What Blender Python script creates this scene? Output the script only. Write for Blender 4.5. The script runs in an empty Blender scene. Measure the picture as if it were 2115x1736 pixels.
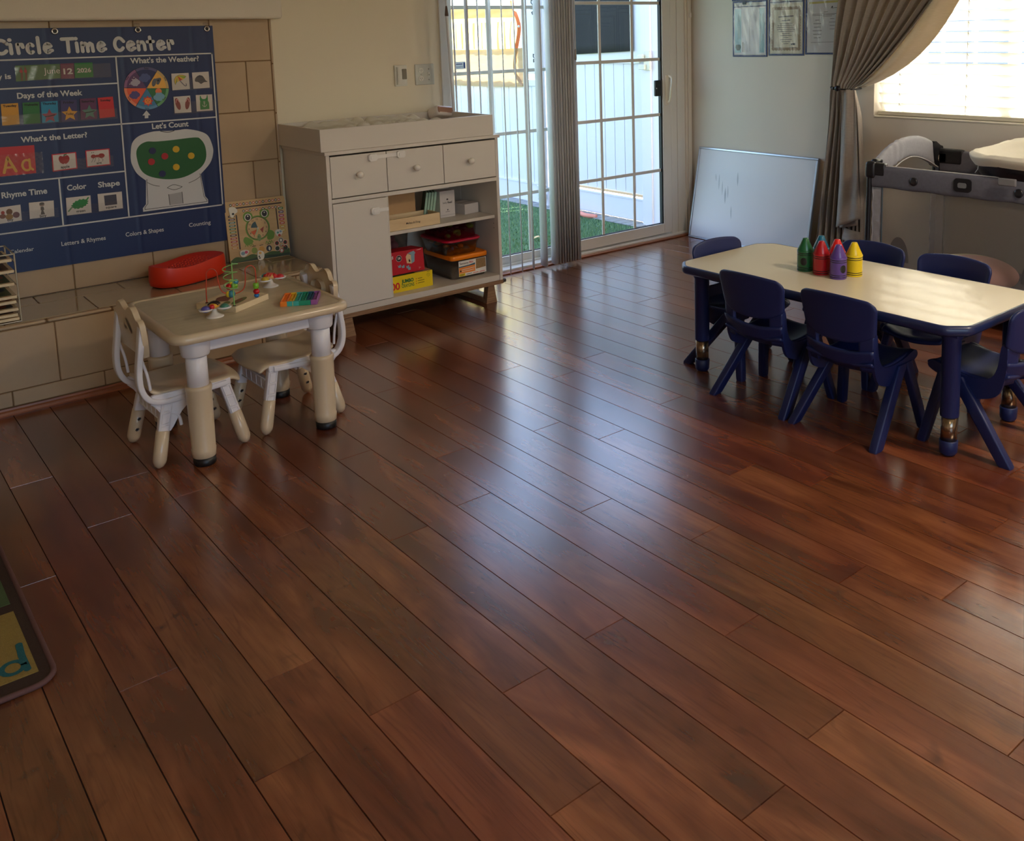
import bpy, bmesh, math, random
from mathutils import Vector, Matrix
from math import sin, cos, pi, radians
random.seed(7)
scene = bpy.context.scene
COL = scene.collection

# look of the picture: exposure, sky and sun strength, floor colours and gloss
EXPOSURE = 0.22
SKY = 0.95
SUN = 42.0
FILL_LAMP = 42.0  # power of the added fill lamps overhead

# ------------------------------------------------------------------ camera
cam_d = bpy.data.cameras.new('camera')
cam = bpy.data.objects.new('camera', cam_d)
COL.objects.link(cam)
scene.camera = cam
CY, CP, CR = 0.69252, 0.14952, 0.025842          # yaw to the right, pitch down, roll
_f = Vector((sin(CY)*cos(CP), cos(CY)*cos(CP), -sin(CP)))
_r = Vector((cos(CY), -sin(CY), 0))
_d = _f.cross(_r)
_r2 = cos(CR)*_r + sin(CR)*_d
_d2 = -sin(CR)*_r + cos(CR)*_d
M = Matrix.Identity(4)
for i in range(3):
    M[i][0] = _r2[i]; M[i][1] = -_d2[i]; M[i][2] = -_f[i]
M[0][3], M[1][3], M[2][3] = -0.8012, 0.0, 1.4187
cam.matrix_world = M
cam_d.sensor_fit = 'HORIZONTAL'; cam_d.sensor_width = 36
cam_d.lens = 1969.474/2115*36
cam_d.shift_x = (1057.5-1198.327)/2115
cam_d.shift_y = (366.1-868)/2115
cam_d.clip_start = 0.05; cam_d.clip_end = 200

# ------------------------------------------------------------------ colour management
scene.view_settings.view_transform = 'Standard'
scene.view_settings.look = 'None'
scene.view_settings.exposure = EXPOSURE
scene.view_settings.gamma = 1.0
scene.view_settings.use_curve_mapping = False
try:
    scene.cycles.use_denoising = True
    scene.cycles.denoiser = 'OPENIMAGEDENOISE'
    scene.cycles.max_bounces = 10
    scene.cycles.diffuse_bounces = 6
    scene.cycles.glossy_bounces = 4
    scene.cycles.transmission_bounces = 8
    scene.cycles.transparent_max_bounces = 12
    scene.cycles.sample_clamp_indirect = 6.0
    scene.cycles.caustics_reflective = False
    scene.cycles.caustics_refractive = False
except Exception:
    pass

# ------------------------------------------------------------------ sky and sun
world = bpy.data.worlds.new('world'); scene.world = world
world.use_nodes = True
wn = world.node_tree
bg = wn.nodes['Background']
sky = wn.nodes.new('ShaderNodeTexSky')
sky.sky_type = 'NISHITA'
sky.sun_disc = False
sky.sun_elevation = radians(48)
sky.sun_rotation = radians(100)
sky.altitude = 100; sky.air_density = 1.0; sky.dust_density = 1.5; sky.ozone_density = 1.0
wn.links.new(sky.outputs[0], bg.inputs[0])
bg.inputs[1].default_value = SKY

def add_light(name, kind, loc, energy, color=(1, 1, 1), **kw):
    l = bpy.data.lights.new(name, kind); l.energy = energy; l.color = color
    o = bpy.data.objects.new(name, l); o.location = loc; COL.objects.link(o)
    for k, v in kw.items(): setattr(l, k, v)
    return o
def aim(o, d): o.rotation_euler = Vector(d).to_track_quat('-Z', 'Y').to_euler()
sun = add_light('sun', 'SUN', (9, 1, 8), SUN, (1.0, 0.93, 0.82), angle=radians(0.6))
aim(sun, (-1.0, 0.22, -1.02))
# portals: they add no light, they only guide the sky's sampling through the openings
for nm, loc, d, sx, sy in (('portal_door', (3.03, 4.80, 1.05), (0, -1, 0), 2.0, 2.1),
                           ('portal_window', (4.22, 2.42, 1.5), (-1, 0, 0), 1.5, 1.2),
                           ('portal_front', (-0.2, -2.33, 1.45), (0, 1, 0), 2.4, 1.7)):
    p = add_light(nm, 'AREA', loc, 0.0, shape='RECTANGLE', size=sx, size_y=sy)
    p.data.cycles.is_portal = True
    aim(p, d)

# ------------------------------------------------------------------ materials
def s2l(v):
    v /= 255.0
    return v/12.92 if v <= 0.04045 else ((v+0.055)/1.055)**2.4
def C(r, g, b): return (s2l(r), s2l(g), s2l(b), 1)
MATS = {}
def _nodes(name):
    m = bpy.data.materials.new(name); m.use_nodes = True
    nt = m.node_tree
    return m, nt, nt.nodes['Principled BSDF']
def N(nt, kind, **kw):
    n = nt.nodes.new(kind)
    for k, v in kw.items():
        if k in n.inputs: n.inputs[k].default_value = v
        else: setattr(n, k, v)
    return n
def pm(name, col, rough=0.5, metal=0.0, var=0.06, scale=9.0, bump=0.0, bscale=120.0, coat=0.0, spec=0.5,
       stretch=(1, 1, 1), alpha=1.0, trans=0.0, sheen=0.0, ior=1.5):
    """principled material with a procedural colour variation and optional bump"""
    if name in MATS: return MATS[name]
    m, nt, b = _nodes(name)
    tc = N(nt, 'ShaderNodeTexCoord'); mp = N(nt, 'ShaderNodeMapping')
    mp.inputs['Scale'].default_value = stretch
    nt.links.new(tc.outputs['Object'], mp.inputs[0])
    no = N(nt, 'ShaderNodeTexNoise', Scale=scale, Detail=4.0, Roughness=0.55)
    nt.links.new(mp.outputs[0], no.inputs['Vector'])
    mx = N(nt, 'ShaderNodeMix', data_type='RGBA')
    mx.inputs['A'].default_value = [max(0, c*(1-var)) for c in col[:3]]+[1]
    mx.inputs['B'].default_value = [min(1, c*(1+var)) for c in col[:3]]+[1]
    nt.links.new(no.outputs['Fac'], mx.inputs['Factor'])
    nt.links.new(mx.outputs['Result'], b.inputs['Base Color'])
    b.inputs['Roughness'].default_value = rough
    b.inputs['Metallic'].default_value = metal
    b.inputs['Specular IOR Level'].default_value = spec
    b.inputs['Coat Weight'].default_value = coat
    b.inputs['IOR'].default_value = ior
    b.inputs['Alpha'].default_value = alpha
    b.inputs['Transmission Weight'].default_value = trans
    if sheen: b.inputs['Sheen Weight'].default_value = sheen
    if bump:
        n2 = N(nt, 'ShaderNodeTexNoise', Scale=bscale, Detail=3.0)
        nt.links.new(mp.outputs[0], n2.inputs['Vector'])
        bp = N(nt, 'ShaderNodeBump', Strength=bump, Distance=0.002)
        nt.links.new(n2.outputs['Fac'], bp.inputs['Height'])
        nt.links.new(bp.outputs[0], b.inputs['Normal'])
    MATS[name] = m
    return m
def wood(name, c1, c2, rough=0.5, axis='X', scale=18.0, streak=14.0, bump=0.05, coat=0.0, spec=0.5):
    if name in MATS: return MATS[name]
    m, nt, b = _nodes(name)
    tc = N(nt, 'ShaderNodeTexCoord'); mp = N(nt, 'ShaderNodeMapping')
    s = [streak]*3; s['XYZ'.index(axis)] = 1.0
    mp.inputs['Scale'].default_value = s
    nt.links.new(tc.outputs['Object'], mp.inputs[0])
    no = N(nt, 'ShaderNodeTexNoise', Scale=scale*0.25, Detail=6.0, Roughness=0.65, Distortion=0.7)
    nt.links.new(mp.outputs[0], no.inputs['Vector'])
    cr = N(nt, 'ShaderNodeValToRGB')
    cr.color_ramp.elements[0].position = 0.32; cr.color_ramp.elements[0].color = c1
    cr.color_ramp.elements[1].position = 0.68; cr.color_ramp.elements[1].color = c2
    nt.links.new(no.outputs['Fac'], cr.inputs[0]); nt.links.new(cr.outputs[0], b.inputs['Base Color'])
    b.inputs['Roughness'].default_value = rough; b.inputs['Coat Weight'].default_value = coat
    b.inputs['Specular IOR Level'].default_value = spec
    if bump:
        bp = N(nt, 'ShaderNodeBump', Strength=bump, Distance=0.001)
        nt.links.new(no.outputs['Fac'], bp.inputs['Height']); nt.links.new(bp.outputs[0], b.inputs['Normal'])
    MATS[name] = m
    return m
def mixmat(name, col, rough, transl, alpha=1.0, weave=0.0, var=0.08, scale=14, stretch=(1, 1, 1), tcol=None):
    """cloth-like sheet: diffuse + translucent, optionally see-through"""
    if name in MATS: return MATS[name]
    m, nt, b = _nodes(name)
    out = nt.nodes['Material Output']
    tc = N(nt, 'ShaderNodeTexCoord'); mp = N(nt, 'ShaderNodeMapping'); mp.inputs['Scale'].default_value = stretch
    nt.links.new(tc.outputs['Object'], mp.inputs[0])
    no = N(nt, 'ShaderNodeTexNoise', Scale=float(scale), Detail=5.0, Roughness=0.65)
    nt.links.new(mp.outputs[0], no.inputs['Vector'])
    mx = N(nt, 'ShaderNodeMix', data_type='RGBA')
    mx.inputs['A'].default_value = [max(0, c*(1-var)) for c in col[:3]]+[1]
    mx.inputs['B'].default_value = [min(1, c*(1+var)) for c in col[:3]]+[1]
    nt.links.new(no.outputs['Fac'], mx.inputs['Factor'])
    nt.links.new(mx.outputs['Result'], b.inputs['Base Color'])
    b.inputs['Roughness'].default_value = rough
    b.inputs['Specular IOR Level'].default_value = 0.3
    if weave:
        bp = N(nt, 'ShaderNodeBump', Strength=weave, Distance=0.002)
        nt.links.new(no.outputs['Fac'], bp.inputs['Height']); nt.links.new(bp.outputs[0], b.inputs['Normal'])
    tr = N(nt, 'ShaderNodeBsdfTranslucent')
    tr.inputs[0].default_value = tcol or col
    ms = N(nt, 'ShaderNodeMixShader'); ms.inputs[0].default_value = transl
    nt.links.new(b.outputs[0], ms.inputs[1]); nt.links.new(tr.outputs[0], ms.inputs[2])
    last = ms
    if alpha < 1:
        tp = N(nt, 'ShaderNodeBsdfTransparent')
        m2 = N(nt, 'ShaderNodeMixShader'); m2.inputs[0].default_value = alpha
        nt.links.new(tp.outputs[0], m2.inputs[1]); nt.links.new(ms.outputs[0], m2.inputs[2]); last = m2
    nt.links.new(last.outputs[0], out.inputs[0])
    MATS[name] = m
    return m
def glass(name, tint=(0.97, 0.98, 0.98, 1), refl=0.08, rough=0.0):
    """thin clear pane or film: mostly see-through, reflecting more at a grazing look"""
    if name in MATS: return MATS[name]
    m, nt, b = _nodes(name)
    out = nt.nodes['Material Output']; nt.nodes.remove(b)
    tp = N(nt, 'ShaderNodeBsdfTransparent'); tp.inputs[0].default_value = tint
    gl = N(nt, 'ShaderNodeBsdfGlossy'); gl.inputs['Roughness'].default_value = rough
    fr = N(nt, 'ShaderNodeLayerWeight'); fr.inputs['Blend'].default_value = 0.25
    mt = N(nt, 'ShaderNodeMath', operation='MULTIPLY'); mt.inputs[1].default_value = refl*4
    no = N(nt, 'ShaderNodeTexNoise', Scale=40.0)
    bp = N(nt, 'ShaderNodeBump', Strength=0.02, Distance=0.001)
    nt.links.new(no.outputs['Fac'], bp.inputs['Height']); nt.links.new(bp.outputs[0], gl.inputs['Normal'])
    ad = N(nt, 'ShaderNodeMath', operation='ADD'); ad.inputs[1].default_value = refl*0.5; ad.use_clamp = True
    nt.links.new(fr.outputs['Fresnel'], mt.inputs[0]); nt.links.new(mt.outputs[0], ad.inputs[0])
    ms = N(nt, 'ShaderNodeMixShader')
    nt.links.new(ad.outputs[0], ms.inputs[0]); nt.links.new(tp.outputs[0], ms.inputs[1]); nt.links.new(gl.outputs[0], ms.inputs[2])
    nt.links.new(ms.outputs[0], out.inputs[0])
    MATS[name] = m
    return m

# ------------------------------------------------------------------ mesh builder
class MB:
    def __init__(s, *mats): s.v = []; s.f = []; s.m = []; s.sm = []; s.mats = list(mats)
    def mi(s, mat):
        if mat is None: return 0
        if isinstance(mat, int): return mat
        if mat not in s.mats: s.mats.append(mat)
        return s.mats.index(mat)
    def add(s, vs, fs, mat=None, smooth=False, T=None):
        k = len(s.v); mi = s.mi(mat)
        for p in vs: s.v.append(tuple(T @ Vector(p)) if T else tuple(p))
        for f in fs: s.f.append([k+i for i in f]); s.m.append(mi); s.sm.append(smooth)
    def box(s, x0, x1, y0, y1, z0, z1, mat=None, bev=0.0, seg=2, T=None, smooth=None):
        if bev <= 0:
            vs = [(x, y, z) for z in (z0, z1) for y in (y0, y1) for x in (x0, x1)]
            s.add(vs, [(0, 2, 3, 1), (4, 5, 7, 6), (0, 1, 5, 4), (2, 6, 7, 3), (0, 4, 6, 2), (1, 3, 7, 5)], mat, False, T)
            return
        bm = bmesh.new(); bmesh.ops.create_cube(bm, size=1)
        for v in bm.verts: v.co = ((x0+x1)/2+v.co.x*(x1-x0), (y0+y1)/2+v.co.y*(y1-y0), (z0+z1)/2+v.co.z*(z1-z0))
        b = min(bev, 0.49*min(x1-x0, y1-y0, z1-z0))
        bmesh.ops.bevel(bm, geom=bm.edges[:], offset=b, segments=seg, profile=0.5, affect='EDGES')
        if smooth is None:
            bm.normal_update(); bm.verts.index_update()
            k = len(s.v); fl = [max(abs(c) for c in f.normal) < .999 for f in bm.faces]
            s.frombm(bm, mat, False, T)
            for i, q in enumerate(fl): s.sm[len(s.sm)-len(fl)+i] = q
        else: s.frombm(bm, mat, smooth, T)
    def frombm(s, bm, mat=None, smooth=False, T=None):
        bm.verts.index_update()
        s.add([v.co.copy() for v in bm.verts], [[v.index for v in f.verts] for f in bm.faces], mat, smooth, T)
        bm.free()
    def tube(s, pts, r, n=10, mat=None, caps=True, closed=False, T=None, smooth=True, sq=None):
        """swept tube; r one radius or one per point; sq=(a,b) makes the section a rounded a x b rectangle"""
        P = [Vector(p) for p in pts]; k = len(P)
        R = r if isinstance(r, (list, tuple)) else [r]*k
        up = None; vs = []; fs = []
        for i, p in enumerate(P):
            if closed: t = (P[(i+1) % k]-P[i-1]).normalized()
            else: t = (P[min(i+1, k-1)]-P[max(i-1, 0)]).normalized()
            if up is None:
                a = Vector((0, 0, 1)) if abs(t.z) < 0.9 else Vector((0, 1, 0))
                up = (a-a.dot(t)*t).normalized()
            else: up = (up-up.dot(t)*t).normalized()
            sd = t.cross(up)
            for j in range(n):
                a = 2*pi*(j+0.5)/n
                if sq:
                    ca, sa = cos(a), sin(a); e = 0.35
                    u = sq[0]/2*math.copysign(abs(ca)**e, ca); w = sq[1]/2*math.copysign(abs(sa)**e, sa)
                    vs.append(p+sd*u*R[i]+up*w*R[i])
                else: vs.append(p+(sd*cos(a)+up*sin(a))*R[i])
        m = k if closed else k-1
        for i in range(m):
            for j in range(n):
                a = i*n+j; b = i*n+(j+1) % n; c = ((i+1) % k)*n+(j+1) % n; d = ((i+1) % k)*n+j
                fs.append((a, b, c, d))
        s.add(vs, fs, mat, smooth, T)
        if caps and not closed:
            s.add(vs[:n], [tuple(range(n))[::-1]], mat, False, T)
            s.add(vs[-n:], [tuple(range(n))], mat, False, T)
    def cyl(s, p0, p1, r0, r1=None, n=20, mat=None, T=None, smooth=True):
        s.tube([p0, p1], [r0, r0 if r1 is None else r1], n, mat, True, False, T, smooth)
    def lathe(s, prof, n=24, mat=None, T=None, smooth=True, sx=1.0, sy=1.0):
        vs = []; fs = []; k = len(prof)
        for r, z in prof:
            for j in range(n):
                a = 2*pi*j/n; vs.append((r*cos(a)*sx, r*sin(a)*sy, z))
        for i in range(k-1):
            for j in range(n):
                fs.append((i*n+j, i*n+(j+1) % n, (i+1)*n+(j+1) % n, (i+1)*n+j))
        fs.append(tuple(range(n))[::-1]); fs.append(tuple((k-1)*n+j for j in range(n)))
        s.add(vs, fs, mat, smooth, T)
    def sphere(s, c, r, mat=None, nu=16, nv=10, sc=(1, 1, 1), T=None):
        prof = [(max(1e-5, r*sin(pi*i/nv)), -r*cos(pi*i/nv)) for i in range(nv+1)]
        Q = Matrix.Translation(c) @ Matrix.Diagonal((sc[0], sc[1], sc[2], 1))
        s.lathe(prof, nu, mat, (T @ Q) if T else Q)
    def prism(s, poly, d0, d1, mat=None, T=None, side=None, smooth=False):
        """polygon (a,b) in local XZ, extruded along Y from d0 to d1 (front face at d0)"""
        n = len(poly)
        A = sum(poly[i][0]*poly[(i+1) % n][1]-poly[(i+1) % n][0]*poly[i][1] for i in range(n))
        if A < 0: poly = poly[::-1]
        vs = [(a, d0, b) for a, b in poly]+[(a, d1, b) for a, b in poly]
        s.add(vs, [tuple(range(n)), tuple(range(2*n-1, n-1, -1))], mat, False, T)
        s.add(vs, [(i, i+n, (i+1) % n+n, (i+1) % n) for i in range(n)], side if side is not None else mat, smooth, T)
    def flat(s, poly, d, mat=None, T=None):
        """thin printed shape facing -Y at depth d"""
        n = len(poly)
        A = sum(poly[i][0]*poly[(i+1) % n][1]-poly[(i+1) % n][0]*poly[i][1] for i in range(n))
        if A < 0: poly = poly[::-1]
        s.add([(a, d, b) for a, b in poly], [tuple(range(n))], mat, False, T)
    def stroke(s, pts, w, d, mat=None, T=None, closed=False, round_ends=True):
        """printed line of width w (in XZ, facing -Y) with round ends"""
        h = w/2; n = len(pts)
        for i in range(n if closed else n-1):
            a = Vector((pts[i][0], pts[i][1])); b = Vector((pts[(i+1) % n][0], pts[(i+1) % n][1]))
            t = b-a
            if t.length < 1e-9: continue
            t.normalize(); q = Vector((-t.y, t.x))*h
            s.flat([tuple(a-q), tuple(b-q), tuple(b+q), tuple(a+q)], d, mat, T)
        if round_ends:
            for i, p in enumerate(pts):
                s.flat([(p[0]+h*cos(2*pi*j/12), p[1]+h*sin(2*pi*j/12)) for j in range(12)], d-1e-5*(1+i % 3), mat, T)
    def text(s, body, x, z, h, d, mat=None, T=None, width=None, bold=0.0, shear=0.0, align='LEFT', rot=0.0):
        """lettering facing -Y; h is the height of a capital; width stretches it to fit"""
        cu = bpy.data.curves.new('txt', 'FONT'); cu.body = body; cu.size = 1.0; cu.offset = bold; cu.shear = shear
        cu.resolution_u = 3; cu.fill_mode = 'FRONT'
        o = bpy.data.objects.new('txt', cu); COL.objects.link(o)
        dg = bpy.context.evaluated_depsgraph_get(); dg.update()
        me = o.evaluated_get(dg).to_mesh()
        vs = [tuple(v.co) for v in me.vertices]; fs = [tuple(p.vertices) for p in me.polygons]
        o.evaluated_get(dg).to_mesh_clear(); bpy.data.objects.remove(o); bpy.data.curves.remove(cu)
        if not vs: return
        x0 = min(v[0] for v in vs); x1 = max(v[0] for v in vs)
        k = h/0.72; kx = k if width is None else width/(x1-x0)
        off = 0 if align == 'LEFT' else (-(x1-x0)*kx/2 if align == 'CENTER' else -(x1-x0)*kx)
        cr, sr = cos(rot), sin(rot); out = []
        for vx, vy, _ in vs:
            a = (vx-x0)*kx+off; b = vy*k
            out.append((x+a*cr-b*sr, d, z+a*sr+b*cr))
        s.add(out, fs, mat, False, T)
    def grid(s, nu, nv, fn, mat=None, smooth=True, T=None, closeu=False):
        vs = [fn(i/(nu if closeu else nu-1), j/(nv-1)) for j in range(nv) for i in range(nu)]
        fs = []
        for j in range(nv-1):
            for i in range(nu if closeu else nu-1):
                a = j*nu+i; b = j*nu+(i+1) % nu
                fs.append((a, b, b+nu, a+nu))
        s.add(vs, fs, mat, smooth, T)
    def build(s, name, mat=None, parent=None, loc=None, rz=0.0, rot=None, org=None):
        if org:
            s.v = [(p[0]-org[0], p[1]-org[1], p[2]-org[2]) for p in s.v]
            if not parent: loc = org
        me = bpy.data.meshes.new(name)
        me.from_pydata(s.v, [], s.f)
        mats = list(s.mats)
        if mat is not None and not mats: mats = [mat]
        for m in mats: me.materials.append(m)
        me.polygons.foreach_set('material_index', s.m)
        me.polygons.foreach_set('use_smooth', s.sm)
        me.validate(); me.update()
        o = bpy.data.objects.new(name, me); COL.objects.link(o)
        if parent: o.parent = parent
        if loc: o.location = loc
        if rot: o.rotation_euler = rot
        elif rz: o.rotation_euler = (0, 0, rz)
        return o
def smoothed(o, angle=40):
    """keep hard edges above the angle while the rest stays smooth"""
    me = o.data; bm = bmesh.new(); bm.from_mesh(me)
    bmesh.ops.remove_doubles(bm, verts=bm.verts, dist=1e-6)
    for f in bm.faces: f.smooth = True
    for e in bm.edges:
        if len(e.link_faces) == 2 and e.calc_face_angle(0) > radians(angle): e.smooth = False
    bm.to_mesh(me); bm.free()
    return o
def subsurf(o, lv=2):
    m = o.modifiers.new('sub', 'SUBSURF'); m.levels = lv; m.render_levels = lv
    return o
def solid(o, t, off=0.0):
    m = o.modifiers.new('sol', 'SOLIDIFY'); m.thickness = t; m.offset = off
    return o
def tag(o, label=None, cat=None, group=None, kind=None):
    if label: o['label'] = label
    if cat: o['category'] = cat
    if group: o['group'] = group
    if kind: o['kind'] = kind
    return o
def thing(name, label, cat, loc=(0, 0, 0), rz=0.0, group=None, kind=None, rot=None):
    o = bpy.data.objects.new(name, None); COL.objects.link(o)
    o.empty_display_size = 0.05
    o.location = loc; o.rotation_euler = rot if rot else (0, 0, rz)
    return tag(o, label, cat, group, kind)
def copy_tree(o, parent=None):
    c = o.copy(); COL.objects.link(c); c.parent = parent
    for ch in list(o.children): copy_tree(ch, c)
    return c
def struct(o): o['kind'] = 'structure'; return o
def arc(cx, cz, r, a0, a1, n=8):
    return [(cx+r*cos(radians(a0+(a1-a0)*i/n)), cz+r*sin(radians(a0+(a1-a0)*i/n))) for i in range(n+1)]
def rrect(x0, x1, z0, z1, r, n=5):
    return arc(x1-r, z0+r, r, -90, 0, n)+arc(x1-r, z1-r, r, 0, 90, n)+arc(x0+r, z1-r, r, 90, 180, n)+arc(x0+r, z0+r, r, 180, 270, n)
def ell(cx, cz, a, b, n=20, r=0.0):
    return [(cx+a*cos(t)*cos(r)-b*sin(t)*sin(r), cz+a*cos(t)*sin(r)+b*sin(t)*cos(r)) for t in (2*pi*i/n for i in range(n))]
def spline(pts, n=6, closed=False):
    """Catmull-Rom through points of any dimension"""
    P = [Vector(p) for p in pts]; k = len(P); out = []
    for i in range(k if closed else k-1):
        if closed: a, b, c, d = P[i-1], P[i], P[(i+1) % k], P[(i+2) % k]
        else: a, b, c, d = P[max(i-1, 0)], P[i], P[i+1], P[min(i+2, k-1)]
        for j in range(n):
            t = j/n
            out.append(tuple(0.5*((2*b)+(c-a)*t+(2*a-5*b+4*c-d)*t*t+(3*b-a-3*c+d)*t**3)))
    if not closed: out.append(tuple(P[-1]))
    return out
FL0, FL1, FL2 = (0.088, 0.023, 0.009, 1), (0.175, 0.052, 0.020, 1), (0.290, 0.098, 0.038, 1)
FLD, FLK = (0.055, 0.014, 0.006, 1), (0.060, 0.022, 0.013, 1)
FLR, FLS, FLC = 0.24, 0.7, 0.45
# ================================================================== SURFACES OF THE ROOM
def floor_mat():
    m, nt, b = _nodes('laminate planks')
    L = nt.links.new
    tc = N(nt, 'ShaderNodeTexCoord'); at = N(nt, 'ShaderNodeAttribute', attribute_name='plank')
    sc = N(nt, 'ShaderNodeVectorMath', operation='SCALE'); sc.inputs['Scale'].default_value = 37.0
    L(at.outputs['Color'], sc.inputs[0])
    ad = N(nt, 'ShaderNodeVectorMath', operation='ADD')
    L(tc.outputs['Object'], ad.inputs[0]); L(sc.outputs[0], ad.inputs[1])
    def noise(s, scale, detail, rough, dist=0.0):
        mp = N(nt, 'ShaderNodeMapping'); mp.inputs['Scale'].default_value = s
        L(ad.outputs[0], mp.inputs[0])
        n = N(nt, 'ShaderNodeTexNoise', Scale=scale, Detail=detail, Roughness=rough, Distortion=dist)
        L(mp.outputs[0], n.inputs['Vector']); return n
    big = noise((6.5, 1.3, 1), 1.5, 3.0, 0.55, 0.6)        # broad light and dark bands
    ring = noise((9.0, 0.9, 1), 1.0, 2.0, 0.45, 0.8)       # contour lines of the grain
    fine = noise((110, 3.0, 1), 1.6, 4.0, 0.65)            # pores
    blot = noise((5.0, 3.0, 1), 2.2, 2.0, 0.5, 1.2)        # knots and smoky patches
    cr = N(nt, 'ShaderNodeValToRGB'); e = cr.color_ramp.elements
    e[0].position = 0.28; e[0].color = FL0
    e[1].position = 0.74; e[1].color = FL2
    k = cr.color_ramp.elements.new(0.5); k.color = FL1
    L(big.outputs['Fac'], cr.inputs[0])
    mu = N(nt, 'ShaderNodeMath', operation='MULTIPLY'); mu.inputs[1].default_value = 62.0
    L(ring.outputs['Fac'], mu.inputs[0])
    si = N(nt, 'ShaderNodeMath', operation='SINE'); L(mu.outputs[0], si.inputs[0])
    rl = N(nt, 'ShaderNodeMapRange'); rl.inputs['From Min'].default_value = 0.55; rl.inputs['From Max'].default_value = 1.0
    rl.inputs['To Min'].default_value = 0.0; rl.inputs['To Max'].default_value = 0.30
    L(si.outputs[0], rl.inputs['Value'])
    rg = N(nt, 'ShaderNodeMath', operation='MULTIPLY'); L(rl.outputs[0], rg.inputs[0])
    rm = N(nt, 'ShaderNodeMapRange'); rm.inputs['From Min'].default_value = 0.42; rm.inputs['From Max'].default_value = 0.62
    L(blot.outputs['Fac'], rm.inputs['Value']); L(rm.outputs[0], rg.inputs[1])
    m1 = N(nt, 'ShaderNodeMix', data_type='RGBA'); m1.inputs['B'].default_value = FLD
    L(rg.outputs[0], m1.inputs['Factor']); L(cr.outputs[0], m1.inputs['A'])
    fm = N(nt, 'ShaderNodeMapRange'); fm.inputs['From Min'].default_value = 0.5; fm.inputs['From Max'].default_value = 0.78
    fm.inputs['To Max'].default_value = 0.35
    L(fine.outputs['Fac'], fm.inputs['Value'])
    m2 = N(nt, 'ShaderNodeMix', data_type='RGBA'); m2.inputs['B'].default_value = FLD
    L(fm.outputs[0], m2.inputs['Factor']); L(m1.outputs['Result'], m2.inputs['A'])
    km = N(nt, 'ShaderNodeMapRange'); km.inputs['From Min'].default_value = 0.66; km.inputs['From Max'].default_value = 0.80
    km.inputs['To Max'].default_value = 0.75
    L(blot.outputs['Fac'], km.inputs['Value'])
    m3 = N(nt, 'ShaderNodeMix', data_type='RGBA'); m3.inputs['B'].default_value = FLK
    L(km.outputs[0], m3.inputs['Factor']); L(m2.outputs['Result'], m3.inputs['A'])
    sp = N(nt, 'ShaderNodeSeparateColor'); L(at.outputs['Color'], sp.inputs[0])
    hs = N(nt, 'ShaderNodeHueSaturation')
    v1 = N(nt, 'ShaderNodeMapRange'); v1.inputs['To Min'].default_value = 0.82; v1.inputs['To Max'].default_value = 1.18
    L(sp.outputs[0], v1.inputs['Value']); L(v1.outputs[0], hs.inputs['Value'])
    v2 = N(nt, 'ShaderNodeMapRange'); v2.inputs['To Min'].default_value = 0.494; v2.inputs['To Max'].default_value = 0.506
    L(sp.outputs[1], v2.inputs['Value']); L(v2.outputs[0], hs.inputs['Hue'])
    L(m3.outputs['Result'], hs.inputs['Color']); L(hs.outputs[0], b.inputs['Base Color'])
    rr = N(nt, 'ShaderNodeMapRange'); rr.inputs['To Min'].default_value = FLR-0.04; rr.inputs['To Max'].default_value = FLR+0.05
    L(fine.outputs['Fac'], rr.inputs['Value']); L(rr.outputs[0], b.inputs['Roughness'])
    b.inputs['IOR'].default_value = 1.6
    b.inputs['Specular IOR Level'].default_value = FLS
    b.inputs['Coat Weight'].default_value = FLC; b.inputs['Coat Roughness'].default_value = 0.2
    bp = N(nt, 'ShaderNodeBump', Strength=0.06, Distance=0.0006)
    L(fine.outputs['Fac'], bp.inputs['Height']); L(bp.outputs[0], b.inputs['Normal'])
    return m

paint = pm('wall paint', C(226, 214, 190), 0.75, var=0.015, scale=3, bump=0.12, bscale=260, spec=0.3)
paint2 = pm('side wall paint', C(214, 205, 192), 0.75, var=0.015, scale=3, bump=0.12, bscale=260, spec=0.3)
white_ceil = pm('ceiling paint', C(236, 230, 218), 0.85, var=0.01, bump=0.2, bscale=140, spec=0.2)
vinyl = pm('white vinyl', C(225, 220, 212), 0.35, var=0.02)
casing = pm('painted casing', C(222, 212, 198), 0.5, var=0.02)
tile_m = pm('tan ceramic tile', C(183, 157, 126), 0.32, var=0.10, scale=7, bump=0.05, bscale=60)
tile_top = pm('tan hearth tile', C(172, 152, 122), 0.10, var=0.10, scale=6, coat=0.35)
grout = pm('sand grout', C(128, 98, 66), 0.9, var=0.08, scale=60)
redwood = wood('red wood trim', C(120, 62, 34), C(164, 96, 56), 0.4, 'X', 20, 18)

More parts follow.
